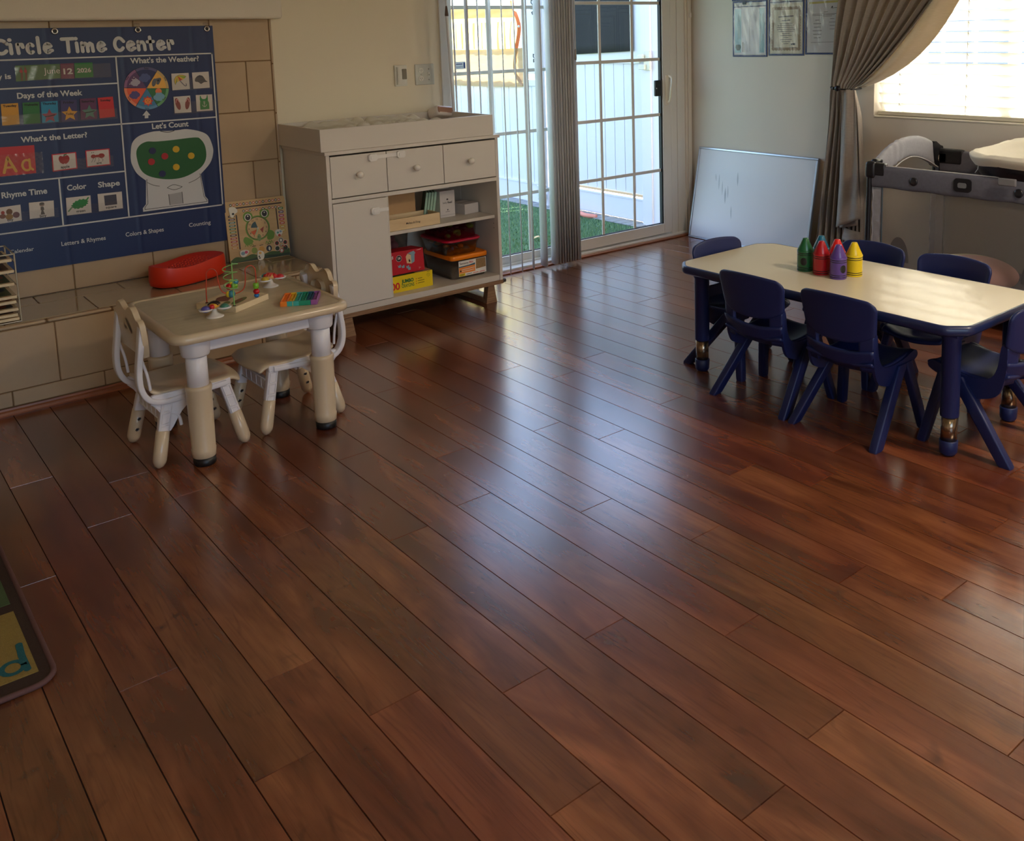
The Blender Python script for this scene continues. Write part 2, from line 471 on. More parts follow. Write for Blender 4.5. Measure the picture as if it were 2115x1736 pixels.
# floor: laminate planks laid along the depth of the room, each with its own butt joints
PW, PL = 0.127, 1.305
SEAM = {-3: 2.155, -2: 1.698, -1: 1.972, 0: 1.714, 1: 1.253, 2: 1.583, 3: 1.015, 4: 1.606, 5: 1.06, 6: 2.698, 7: 2.078,
        8: 3.05, 9: 1.342, 10: 1.129, 11: 1.935, 12: 1.716, 13: 2.512, 14: 3.117, 15: 3.63, 16: 3.945, 17: 4.216, 18: 3.269}
fm = MB(floor_mat(), pm('plank joint', C(24, 12, 8), 0.9, var=0.05))
rnd = []
for row in range(-21, 33):
    x0, x1 = row*PW, min((row+1)*PW, 4.07)
    s0 = SEAM.get(row, random.uniform(0, PL))
    ys = [-2.25]+[s0+PL*k for k in range(-5, 6) if -2.2 < s0+PL*k < 4.60]+[4.66]
    for a, c in zip(ys[:-1], ys[1:]):
        g, t = 0.0015, 0.0005
        fm.add([(x0+g, a+g, 0), (x1-g, a+g, 0), (x1-g, c-g, 0), (x0+g, c-g, 0),
                (x0+t, a+t, -.003), (x1-t, a+t, -.003), (x1-t, c-t, -.003), (x0+t, c-t, -.003)],
               [(0, 1, 2, 3), (4, 5, 1, 0), (5, 6, 2, 1), (6, 7, 3, 2), (7, 4, 0, 3)], 0)
        q = (random.random(), random.random(), random.random(), 1)
        rnd += [q]*5
fm.add([(-2.7, -2.25, -.0029), (4.07, -2.25, -.0029), (4.07, 4.66, -.0029), (-2.7, 4.66, -.0029)], [(0, 1, 2, 3)], 1)
rnd.append((0, 0, 0, 1))
fo = fm.build('floor')
ca = fo.data.attributes.new('plank', 'FLOAT_COLOR', 'FACE')
ca.data.foreach_set('color', [c for q in rnd for c in q])
struct(tag(fo, 'glossy reddish brown wood plank floor', 'floor'))
# the slab below it
w = MB(); w.box(-2.75, 4.2, -2.35, 4.78, -.14, -.004); struct(w.build('floor_slab', pm('concrete', C(150, 145, 138), 0.9)))

YB = 4.64        # face of the wall with the glass door
XS = 4.064       # face of the wall with the window
w = MB(); w.box(-2.75, 2.05, YB, YB+.14, 0, 2.5); w.box(2.05, 4.03, YB, YB+.14, 2.09, 2.5); w.box(4.03, XS+.14, YB, YB+.14, 0, 2.5)
struct(tag(w.build('wall_back', paint), 'cream painted wall with the sliding glass door', 'wall'))
WY0, WY1, WZ0, WZ1 = 1.64, 3.17, 0.904, 2.08
w = MB()
w.box(XS, XS+.14, -2.35, WY0, 0, 2.5); w.box(XS, XS+.14, WY1, YB, 0, 2.5)
w.box(XS, XS+.14, WY0, WY1, 0, WZ0); w.box(XS, XS+.14, WY0, WY1, WZ1, 2.5)
struct(tag(w.build('wall_right', paint2), 'pale painted side wall with the window', 'wall'))
w = MB(); w.box(-2.75, -2.6, -2.35, YB, 0, 2.5); struct(w.build('wall_left', paint))
w = MB(); FX0, FX1, FZ0, FZ1 = -1.4, 1.0, 0.6, 2.3
w.box(-2.6, FX0, -2.35, -2.2, 0, 2.5); w.box(FX1, XS, -2.35, -2.2, 0, 2.5)
w.box(FX0, FX1, -2.35, -2.2, 0, FZ0); w.box(FX0, FX1, -2.35, -2.2, FZ1, 2.5)
struct(w.build('wall_front', paint))
w = MB(); w.box(-2.75, XS+.14, -2.35, YB+.14, 2.5, 2.6); struct(w.build('ceiling', white_ceil))
# unseen lamps added on the ceiling out of view, for warm fill light
for j, (lx, ly, pw) in enumerate(((2.4, 0.1, 1.0), (-0.4, -0.6, 0.22))):
    t = thing('fill_light', ('added round fill lamp overhead near the window side', 'added round fill lamp overhead near the left side')[j], 'ceiling light', (lx, ly, 2.5), group='added fill lights')
    w = MB(pm('fill lamp rim', C(200, 196, 190), 0.3, metal=0.5)); w.lathe([(.19, -.03), (.20, -.025), (.20, 0), (.0, 0)], 32); w.build('rim', None, t)
    w = MB(pm('frosted fill lamp glass', C(250, 240, 224), 0.4)); w.lathe([(.001, -.062), (.09, -.056), (.15, -.042), (.186, -.026), (.186, -.02)], 32); w.build('fill_lamp_shade', None, t)
    L_ = add_light('fill_bulb', 'AREA', (lx, ly, 2.43), FILL_LAMP*pw, (1.0, 0.82, 0.63), shape='DISK', size=.42); aim(L_, (0, 0, -1))
# unseen window added in the front wall to let in fill light
w = MB()
for x in (FX0, (FX0+FX1)/2-.02, FX1-.05): w.box(x, x+.05, -2.31, -2.26, FZ0, FZ1, bev=.004)
w.box(FX0, FX1, -2.31, -2.26, FZ0, FZ0+.05, bev=.004); w.box(FX0, FX1, -2.31, -2.26, FZ1-.05, FZ1, bev=.004)
struct(w.build('fill_window', vinyl))

# ------------------------------------------------------------------ tiled chimney breast and hearth
def tiles(mb, x0, x1, z0, z1, ax, fixed, thick, mat, gap=0.004, bev=0.0022):
    a, b = (x0+gap/2, x1-gap/2); c, d = (z0+gap/2, z1-gap/2)
    if b-a < .006 or d-c < .006: return
    if ax == 'Y': mb.box(a, b, fixed, fixed+thick, c, d, mat, bev=bev, seg=1, smooth=False)
    else: mb.box(a, b, c, d, fixed-thick, fixed, mat, bev=bev, seg=1, smooth=False)
t = MB(tile_m, grout)
XE, TP = 1.066, 0.3365
rows = [(.353, .595, .434), (.595, .839, .2655), (.839, 1.082, .434), (1.082, 1.3272, .2655), (1.3272, 1.5725, .441)]
for z0, z1, xo in rows:
    xs = [xo+TP*k for k in range(-9, 4) if -2.55 < xo+TP*k < XE-.004]+[XE]
    for a, c in zip(xs[:-1], xs[1:]): tiles(t, a, c, z0, z1, 'Y', 4.616, .02, tile_m)
zb = [.353, .58, .823, 1.067, 1.3113, 1.5725]
for a, c in zip(zb[:-1], zb[1:]): t.box(XE+.002, XE+.0145, 4.6155, 4.64, a+.002, c-.002, tile_m, bev=.006, seg=2)
t.box(-2.6, XE+.012, 4.6195, 4.6395, .353, 1.5725, grout)
struct(tag(t.build('trim_1'), 'tan tiles covering the chimney wall behind the blue chart', 'tiled wall'))
t = MB(tile_m, grout, tile_top)
HY, HZ, HX = 4.185, .353, 1.062
for k in range(-8, 5):                                  # front face: large tiles over a low course
    a = -.0745+TP*k; tiles(t, max(a, -2.55), min(a+TP, HX), .0905, .3365, 'Y', HY, .02, tile_m)
    a = -.246+.3335*k; tiles(t, max(a, -2.55), min(a+.3335, HX), .0285, .0905, 'Y', HY, .02, tile_m)
    a = -.1005+.2415*k*1.0
for k in range(-10, 6):                                 # rounded nosing along the edge
    a = -.1005+.2415*k; c = min(a+.2415, HX)
    if c > a+.01: t.box(max(a, -2.55)+.003, c-.003, HY-.006, HY+.022, .3385, HZ, tile_m, bev=.007, seg=2)
for k in range(-8, 5):                                  # top: a wide course and a cut course at the wall
    a = .095+TP*k; tiles(t, max(a, -2.55), min(a+TP, HX), HY+.024, 4.468, 'Z', HZ, .02, tile_top)
    a = -.072+TP*k; tiles(t, max(a, -2.55), min(a+TP, HX), 4.468, 4.615, 'Z', HZ, .02, tile_top)
t.box(-2.6, HX-.003, HY+.004, 4.6195, .0, HZ-.0035, grout)
t.box(HX-.004, HX+.008, HY+.005, 4.6195, .002, HZ-.002, tile_m, bev=.003)
struct(tag(t.build('trim_2'), 'raised tan tiled hearth along the wall', 'hearth'))
w = MB(); w.box(-2.6, 1.107, 4.53, YB-.001, 1.528, 2.499, bev=.014, seg=3)
struct(tag(w.build('trim_3', pm('mantel paint', C(224, 214, 198), 0.75, var=0.015, bump=0.12, bscale=260, spec=0.3)), 'white boxed mantel above the tan tiles', 'mantel'))
w = MB(); prof = [(0, 0), (.017, 0), (.017, .006), (.013, .015), (.008, .020), (.006, .0275), (0, .0275)]
w.add([(x, HY-a-.0005, z) for x in (-2.58, 1.03) for a, z in prof],
      [(i, (i+1) % 7, 7+(i+1) % 7, 7+i) for i in range(7)]+[tuple(range(7)), tuple(range(13, 6, -1))])
struct(tag(w.build('trim_4', redwood), 'reddish wood strip at the foot of the hearth', 'floor trim'))

# ------------------------------------------------------------------ sliding glass door
D = thing('door_1', 'white sliding glass patio door with a grid of muntins', 'door', (3.03, 4.68, 0), kind='structure')
DX, DYo = 3.03, 4.68
def dbox(mb, x0, x1, y0, y1, z0, z1, mat=None, bev=.003): mb.box(x0-DX, x1-DX, y0-DYo, y1-DYo, z0, z1, mat, bev=bev)
gasket = pm('black gasket', C(18, 18, 22), 0.6)
w = MB(vinyl)
dbox(w, 2.05, 2.105, 4.63, 4.77, 0, 2.085); dbox(w, 3.93, 4.03, 4.63, 4.77, 0, 2.085); dbox(w, 2.105, 3.93, 4.63, 4.77, 2.03, 2.085)
dbox(w, 2.05, 4.0, 4.612, 4.775, 0, .022, bev=.006); dbox(w, 2.105, 3.93, 4.676, 4.684, .022, .036)
dbox(w, 3.872, 3.93, 4.636, 4.66, .0, 2.03)
w.build('frame', None, D)
w = MB(vinyl); y0, y1 = 4.69, 4.73                                   # fixed left panel
dbox(w, 2.105, 2.168, y0, y1, .022, 2.03); dbox(w, 2.955, 3.02, y0, y1, .022, 2.03)
dbox(w, 2.168, 2.955, y0, y1, .022, .08); dbox(w, 2.168, 2.955, y0, y1, 1.95, 2.03)
fixed = w.build('fixed_sash', None, D)
def muntins(parent, xs, zs, x0, x1, z0, z1, y):
    w = MB(vinyl)
    for x in xs: dbox(w, x-.0105, x+.0105, y-.004, y+.004, z0, z1, bev=.002)
    for z in zs: dbox(w, x0, x1, y-.0045, y+.0045, z-.0105, z+.0105, bev=.002)
    w.build('muntin_grid', None, parent)
    w = MB(gasket)
    dbox(w, x0, x0+.004, y-.008, y+.008, z0, z1, bev=0); dbox(w, x1-.012, x1, y-.012, y+.012, z0, z1, bev=0)
    dbox(w, x0, x1, y-.008, y+.008, z0, z0+.004, bev=0)
    w.build('gasket', None, parent)
    w = MB(glass('door glass', (0.95, 0.97, 0.975, 1), 0.05))
    w.add([(x0-DX, y+.006-DYo, z0), (x1-DX, y+.006-DYo, z0), (x1-DX, y+.006-DYo, z1), (x0-DX, y+.006-DYo, z1)], [(0, 1, 2, 3)])
    w.build('pane', None, parent)
muntins(fixed, (2.428, 2.69), (.448, .832, 1.206, 1.585), 2.168, 2.955, .08, 1.95, 4.712)
w = MB(vinyl); y0, y1 = 4.636, 4.674                                 # sliding right panel
dbox(w, 2.925, 3.0, y0, y1, .03, 2.025); dbox(w, 3.795, 3.872, y0, y1, .03, 2.025)
dbox(w, 3.0, 3.795, y0, y1, .03, .1); dbox(w, 3.0, 3.795, y0, y1, 1.95, 2.025)
slide = w.build('sliding_sash', None, D)
muntins(slide, (3.250, 3.532), (.474, .858, 1.234, 1.608), 3.0, 3.795, .1, 1.95, 4.656)
h = MB(pm('ivory handle', C(232, 220, 200), 0.3)); hx = 3.832-DX
h.box(hx-.018, hx+.016, 4.628-DYo, 4.637-DYo, .92, 1.125, bev=.004)
h.tube(spline([(hx+.004, 4.63-DYo, .94), (hx+.002, 4.606-DYo, .955), (hx-.006, 4.588-DYo, 1.02), (hx+.004, 4.59-DYo, 1.08), (hx+.014, 4.604-DYo, 1.108), (hx+.014, 4.63-DYo, 1.118)], 5), [.008]*26, 10, sq=(1, 1) and None)
h.build('handle', None, slide)
w = MB(casing)
for x0, x1, y in ((4.0, 4.018, 4.618), (4.018, 4.05, 4.608), (4.05, 4.062, 4.62)): w.box(x0, x1, y, YB+.002, 0, 2.12, bev=.003)
w.box(2.03, 4.062, 4.608, YB+.002, 2.09, 2.15, bev=.003)
struct(tag(w.build('trim_5'), 'painted casing on the right of the glass door', 'door casing'))
w = MB(); w.box(2.04, 4.0, 4.572, 4.612, .0005, .009, bev=.003)
struct(tag(w.build('trim_6', redwood), 'reddish wood threshold strip below the glass door', 'threshold'))
# things fixed to the door
k = thing('lock_box', 'black box stuck on the door glass beside the white pull handle', 'box', (3.757, 4.640, .985))
w = MB(pm('black plastic', C(22, 22, 26), 0.4)); w.box(-.03, .03, -.004, .016, 0, .108, bev=.006); w.build('body', None, k)
w = MB(pm('pale dot', C(220, 220, 224), 0.4)); w.box(-.024, -.018, -.006, -.003, .05, .058, bev=.001); w.build('indicator', None, k)
k = thing('window_sticker', 'small white and blue security sticker on the left door glass', 'sticker', (2.225, 4.7085, 1.232))
w = MB(pm('sticker white', C(235, 240, 246), 0.4), pm('sticker blue', C(36, 62, 120), 0.4))
w.box(-.037, .037, -.0006, .0006, 0, .044, 0)
w.text('secured by', -.033, .009, .012, -.0010, 1, width=.05); w.flat([(.022, .006), (.034, .006), (.034, .038), (.022, .038)], -.001, 1)
w.stroke([(-.033, .03), (.014, .03)], .005, -.001, 1, round_ends=False); w.build('label_sheet', None, k)
k = thing('door_sensor', 'small white sensor high on the right door casing', 'sensor', (4.032, 4.606, 1.508))
w = MB(vinyl); w.box(-.009, .009, -.011, .0015, 0, .034, bev=.003); w.build('body', None, k)
w = MB(vinyl); w.tube([(0, -.001, .034), (0, .0, .3)], .0015, 6); w.build('wire', None, k)

# ------------------------------------------------------------------ window
Wn = thing('window_1', 'bright window with white blinds in the side wall', 'window', (4.17, 2.405, .904), kind='structure')
w = MB(vinyl)
def wbox(mb, y0, y1, z0, z1, x0=-.02, x1=.03, mat=None): mb.box(x0, x1, y0-2.405, y1-2.405, z0-.904, z1-.904, mat, bev=.003)
wbox(w, WY0, WY0+.05, WZ0, WZ1); wbox(w, WY1-.05, WY1, WZ0, WZ1); wbox(w, WY0+.05, WY1-.05, WZ0, WZ0+.05); wbox(w, WY0+.05, WY1-.05, WZ1-.05, WZ1)
wbox(w, 2.38, 2.43, WZ0+.05, WZ1-.05); w.build('frame', None, Wn)
w = MB(vinyl)
for y in (3.0, 2.81, 2.62, 2.2, 2.0, 1.82): wbox(w, y-.009, y+.009, WZ0+.05, WZ1-.05, 0, .01)
for z in (1.29, 1.68): wbox(w, WY0+.05, WY1-.05, z-.009, z+.009, 0.001, .009)
w.build('muntin_grid', None, Wn)
w = MB(glass('window glass', (0.97, 0.98, 0.98, 1), 0.04)); x = .012
w.add([(x, WY0-2.405, 0), (x, WY1-2.405, 0), (x, WY1-2.405, WZ1-.904), (x, WY0-2.405, WZ1-.904)], [(0, 1, 2, 3)])
w.build('pane', None, Wn)
w = MB(); w.box(XS-.004, XS+.10, WY0, WY1, WZ0-.012, WZ0+.0005, bev=.005)
struct(tag(w.build('trim_7', paint2), 'rounded sill below the window blinds', 'window sill'))

# ------------------------------------------------------------------ OUTSIDE
turf = pm('turf backing', C(58, 92, 52), 0.9, var=0.2, scale=60, bump=0.6, bscale=300)
w = MB(); w.box(-6, 4.27, 4.80, 14, -.16, -.112); w.box(XS+.14, 14, -6, 4.9, -.16, -.112); w.box(-9, XS+.14, -12, -2.36, -.16, -.112)
struct(w.build('ground', turf))
bl = MB(pm('turf blade', C(108, 142, 98), 0.55, var=0.35, scale=35), pm('turf blade pale', C(128, 160, 100), 0.55, var=0.2, scale=35))
rg = random.Random(3)
for i in range(30000):
    y = 4.82+4.0*rg.random()**1.3; x = rg.uniform(1.9, 4.24) if y < 7 else rg.uniform(1.9, 4.28)
    a = rg.uniform(0, 2*pi); hgt = rg.uniform(.014, .03); wd = rg.uniform(.0018, .0034); ln = rg.uniform(-.014, .014); l2 = rg.uniform(-.014, .014)
    bl.add([(x-wd*cos(a), y-wd*sin(a), -.113), (x+wd*cos(a), y+wd*sin(a), -.113), (x+ln, y+l2, -.113+hgt)], [(0, 1, 2)], 1 if rg.random() < .3 else 0)
tag(bl.build('artificial_grass'), 'green artificial grass outside the glass door', 'grass', kind='stuff')
w = MB(pm('grey paver', C(150, 150, 148), 0.85, var=0.1, scale=20), pm('paver joint', C(92, 92, 88), 0.9))
w.box(4.27, 4.62, 4.80, 12, -.16, -.109, 1)
for k in range(60):
    for j in range(2): w.box(4.275+.17*j, 4.275+.17*j+.162, 4.82+.1*k+.05*j, 4.82+.1*k+.05*j+.09, -.13, -.1045, 0, bev=.004, seg=1)
struct(tag(w.build('paver_strip'), 'strip of grey pavers along the foot of the white fence', 'pavers'))

fence_m = pm('white vinyl fence', C(218, 214, 226), 0.4, var=0.02, scale=4)
dark_m = pm('dark shade cloth', C(38, 36, 38), 0.9, var=0.25, scale=90, bump=0.5, bscale=400)
F = thing('vinyl_fence', 'white vinyl board fence outside the glass door', 'fence', (4.42, 6.9, -.11))
def fbox(mb, y0, y1, z0, z1, x0=-.02, x1=.02, bev=.004, mat=None): mb.box(x0, x1, y0-6.9, y1-6.9, z0+.11, z1+.11, mat, bev=bev)
def boards(y0, y1, z0, z1, parent, name='boards'):
    w = MB(fence_m); n = int(round((y1-y0)/.119))
    for i in range(n):
        a = y0+(y1-y0)*i/n; fbox(w, a+.002, a+(y1-y0)/n-.002, z0, z1, -.011, .011, .003)
    fbox(w, y0, y1, z0, z1, .004, .006, 0)
    return w.build(name, None, parent)
boards(5.46, 6.66, .122, 1.20, F); boards(6.82, 10.6, .07, .97, F)
w = MB(fence_m)
fbox(w, 5.44, 6.68, -.092, .09, -.025, .025, .006); fbox(w, 6.80, 10.6, -.105, .075, -.025, .025, .006)
fbox(w, 5.44, 6.68, .075, .092, -.032, .032, .003); fbox(w, 6.80, 10.6, .06, .077, -.032, .032, .003)
w.build('bottom_rail', None, F)
w = MB(fence_m); fbox(w, 5.44, 6.68, 1.185, 1.78, -.024, .024, .004); fbox(w, 5.44, 6.68, 1.172, 1.19, -.032, .032, .003)
fbox(w, 6.80, 7.06, 1.07, 1.78, -.024, .024); fbox(w, 6.80, 10.6, .96, 1.02, -.025, .025); w.build('top_panel', None, F)
for y in (5.40, 6.74, 10.6):
    w = MB(fence_m); fbox(w, y-.055, y+.055, -.11, 1.9, -.055, .055, .006); fbox(w, y-.062, y+.062, 1.9, 1.93, -.062, .062, .01); w.build('post', None, F)
w = MB(fence_m); fbox(w, 4.80, 5.36, -.10, 1.9, -.04, .03, .005); w.build('end_panel', None, F)
w = MB(pm('cream latch', C(214, 208, 194), 0.4)); ly, lz = 5.37, 1.20
fbox(w, ly-.035, ly+.03, lz-.075, lz+.075, -.075, -.055); fbox(w, ly, ly+.07, lz-.07, lz-.03, -.095, -.075); fbox(w, ly+.01, ly+.075, lz-.01, lz+.05, -.105, -.075, .015); fbox(w, ly+.06, ly+.11, lz-.022, lz+.0, -.09, -.07, .006)
w.build('latch', None, F)
w = MB(pm('white hinge', C(205, 205, 205), 0.4))
for z in (-.02, .06): fbox(w, 6.70, 6.79, z-.03, z+.02, -.10, -.055, .006)
w.cyl((-.085, 6.745-6.9, .02), (-.085, 6.745-6.9, .19), .014); w.build('hinge', None, F)
w = MB(pm('cream pole', C(236, 228, 206), 0.35)); w.cyl((-.078, 6.71-6.9, .2), (-.078, 6.71-6.9, 2.0), .016); w.build('drop_rod', None, F)
k = MB(dark_m); k.grid(14, 8, lambda u, v: (4.376+.003*sin(9*u+4*v), 5.555+.745*u, 1.272-.027*u+.0+.50*v), smooth=True)
tag(solid(k.build('shade_screen'), .003), 'dark grey mesh screen hung on the white fence', 'screen')
for j, (y, z, s, r) in enumerate(((6.85, 1.675, .052, .3), (6.835, 1.60, .04, -.4), (6.845, 1.205, .045, .2))):
    k = MB(pm('black iron', C(30, 32, 36), 0.5))
    T = Matrix.Translation((4.392, y, z)) @ Matrix.Rotation(-pi/2, 4, 'Z') @ Matrix.Rotation(r, 4, 'Y')
    for sx in (1, -1):
        k.stroke([(sx*s*a, s*b) for a, b in ((0, 0), (.35, .75), (.85, .8), (.75, .25), (0, 0), (.6, -.2), (.5, -.75), (.1, -.4), (0, 0))], .006, 0, 0, T)
    k.stroke([(0, -.6*s), (0, .55*s)], .008, -.001, 0, T)
    tag(solid(k.build('butterfly_ornament'), .004), ('black butterfly outline high on the white fence post', 'black butterfly outline second from the top of the fence post', 'black butterfly outline lowest on the white fence post')[j], 'ornament', 'butterflies on the fence')
# tan canvas play tent hung along the fence, lit from behind
canvas = mixmat('tan canvas', C(190, 160, 124), 0.9, 0.16, weave=0.4, var=0.16, scale=9, tcol=C(224, 186, 130))
yellow = mixmat('yellow film', C(244, 232, 150), 0.7, 0.45, var=0.05, tcol=C(255, 244, 160))
K = thing('canvas_tent', 'tan canvas play tent with yellow windows against the fence', 'tent', (4.37, 8.0, .95))
def cw(y, z): return (.0+.006*sin(37*y+11*z)+.004*sin(80*z+9*y), y-8.0, z-.95)
w = MB(canvas); w.grid(60, 18, lambda u, v: cw(7.0+2.8*u, (.955-.014*sin(pi*min(1, u*1.6)))+(1.304-.955)*v)); w.build('skirt', None, K)
w = MB(canvas); w.grid(60, 10, lambda u, v: cw(7.1+2.7*u, 1.578+.012*sin(5*u)+.108*v)); w.build('top_band', None, K)
for y, wd, j in ((7.18, .022, .03), (7.265, .026, .0), (7.378, .032, .02), (7.56, .02, -.01), (7.64, .02, .01), (7.777, .034, .01), (7.98, .032, -.005), (8.09, .02, .01), (8.3, .03, .0), (8.5, .03, .01)):
    w = MB(canvas); w.grid(2, 8, lambda u, v: (-.006, y-8.0+wd*(u-.5)*(1+.25*sin(5*v+y*7))+j*(sin(3*v)-.5)*.6-j*v*.8, .345+.25*v))
    w.build('window_strip', None, K)
w = MB(yellow); w.grid(8, 6, lambda u, v: (.03, 7.12+2.7*u-8.0, .32+.45*v)); w.build('yellow_window', None, K)
for nm, P_, m_ in (('orange_strap', [(7.118, 1.73), (7.10, 1.67), (7.022, 1.495), (7.075, 1.302)], pm('orange strap', C(240, 120, 50), 0.6)),
                   ('edge_binding', [(7.075, 1.302), (7.105, 1.10), (7.005, .965)], canvas)):
    w = MB(m_); w.tube([(-.016, y-8.0, z-.95) for y, z in spline(P_, 6)], 1.0, 8, sq=(.04, .006)); w.build(nm, None, K)
w = MB(vinyl); w.sphere((-.022, 7.02-8, 1.497-.95), .012); w.build('snap', None, K)
for j, (x, y) in enumerate(((2.83, 5.22), (3.42, 5.62))):
    k = MB(pm('dry leaf', C(214, 180, 130), 0.8)); k.grid(7, 5, lambda u, v: ((u-.5)*.07, (v-.5)*.045*sin(pi*min(max(u, .05), .95)), .004+.012*sin(3*u+2*v)))
    tag(solid(k.build('dry_leaf', loc=(x, y, -.092), rz=.5+j), .001), ('pale dry leaf on the grass near the dresser', 'small pale leaf on the grass near the stacked blinds')[j], 'leaf', 'leaves on the grass')
k = MB(pm('salmon rubber', C(228, 140, 120), 0.6)); k.tube(spline([(4.31, 6.4, -.095), (4.30, 6.2, -.092), (4.27, 6.05, -.095), (4.30, 5.95, -.098)], 6), .02, 10)
tag(k.build('garden_hose'), 'salmon pink hose end lying at the foot of the fence', 'hose')
# beyond the side window: fence, a neighbour's wall and greenery
N2 = thing('yard_fence', 'pale fence seen through the gaps of the window blinds', 'fence', (6.6, 2.5, -.11))
w = MB(fence_m)
for i in range(44): w.box(-.01, .01, -3.3+.15*i, -3.3+.15*i+.143, 0, 1.15, bev=.003)
for z in (.1, 1.0): w.box(.01, .04, -3.3, 3.3, z, z+.09)
w.build('boards', None, N2)
k = MB(pm('blue grey siding', C(132, 150, 170), 0.8, var=0.06))
for i in range(26): k.box(0, .02+.012*(i % 2), -4, 4, .14*i, .14*i+.135)
tag(k.build('neighbour_wall', loc=(9.5, 2.0, -.112)), 'blue grey house wall beyond the yard fence', 'house')
leaf = pm('shrub leaf', C(120, 150, 80), 0.7, var=0.3, scale=20)
for j, (y, s) in enumerate(((1.2, .7), (2.2, .55), (3.4, .62))):
    k = thing('yard_shrub', ('green shrub beside the yard fence, nearest the right edge', 'green shrub in the yard behind the middle of the blinds', 'green shrub in the yard behind the tied curtain')[j], 'shrub', (6.0, y, -.112), group='shrubs outside the window')
    rs = random.Random(j+11); w = MB(leaf)
    for i in range(500):
        a, b_, r_ = rs.uniform(0, 2*pi), rs.uniform(-.2, 1.3), s*(.55+.45*rs.random())
        c = Vector((r_*.5*cos(a)*cos(b_), r_*.7*sin(a)*cos(b_), .3+r_*.9*sin(b_)*.7+.1))
        u = Vector((rs.uniform(-1, 1), rs.uniform(-1, 1), rs.uniform(-1, 1))).normalized()*.05; v = u.orthogonal().normalized()*.022
        w.add([c-u, c+v, c+u, c-v], [(0, 1, 2, 3)])
    w.build('foliage', None, k)
    w = MB(pm('twig', C(96, 74, 52), 0.9)); w.cyl((0, 0, 0), (0, 0, .4), .02, .01, 8); w.build('stem', None, k)
# ================================================================== BLUE POCKET CHART AND ITS CARDS
navy = pm('chart blue', C(8, 38, 88), 0.42, var=0.08, scale=5, bump=0.05, bscale=40)
prnt = pm('chart print', C(206, 206, 206), 0.5, var=0.03)
pgreen = pm('chart green', C(22, 92, 40), 0.5, var=0.05); pblack = pm('chart outline', C(26, 26, 30), 0.5)
pgrey = pm('chart grey', C(170, 168, 170), 0.5)
chrome = pm('chrome', C(190, 186, 180), 0.22, metal=1.0, var=0.03)
film = glass('clear film', (0.98, 0.98, 0.98, 1), 0.10, 0.08)
PO = (.30, 4.605, .47)
chart = thing('pocket_chart', 'large blue circle time pocket chart hung on the tan tiles', 'wall chart', PO)
w = MB(navy)
def sheet(u, v):
    x = -.275+(.7787+.0114*v+.275)*u
    y = 4.6045
    for cx, a in ((.0866, .0016), (.385, .0022), (.692, .0022), (.755, .0012)): y -= a*math.exp(-((x-cx)/.006)**2)
    y -= .0009*sin(13*x+3*v)*sin(6*v)**2
    return (x, y, .4695+.0022*u*0+(1.0305)*v)
w.grid(150, 24, sheet); sh = w.build('sheet', None, chart, org=PO)
YPR = 4.6015
w = MB(prnt)
def ln(x0, z0, x1, z1, wd=.0062): w.stroke([(x0, z0), (x1, z1)], wd, YPR, 0, round_ends=False)
ln(-.275, 1.3704, .7786, 1.3710); ln(-.275, 1.2515, .350, 1.2528); ln(-.275, 1.0702, .771, 1.0700); ln(-.275, .8564, .3435, .8568)
ln(-.275, .6456, .7712, .6459); ln(.3533, 1.3704, .3433, .646); ln(.0763, .8565, .0736, .6458); ln(.7756, 1.3738, .7681, .6428)
w.flat([(.4606, 1.1234), (.4414, 1.1018), (.4515, 1.1012), (.450, 1.088), (.4655, 1.088), (.467, 1.1008), (.4761, 1.1004)], YPR)
w.build('printed_lines', None, chart, org=PO)
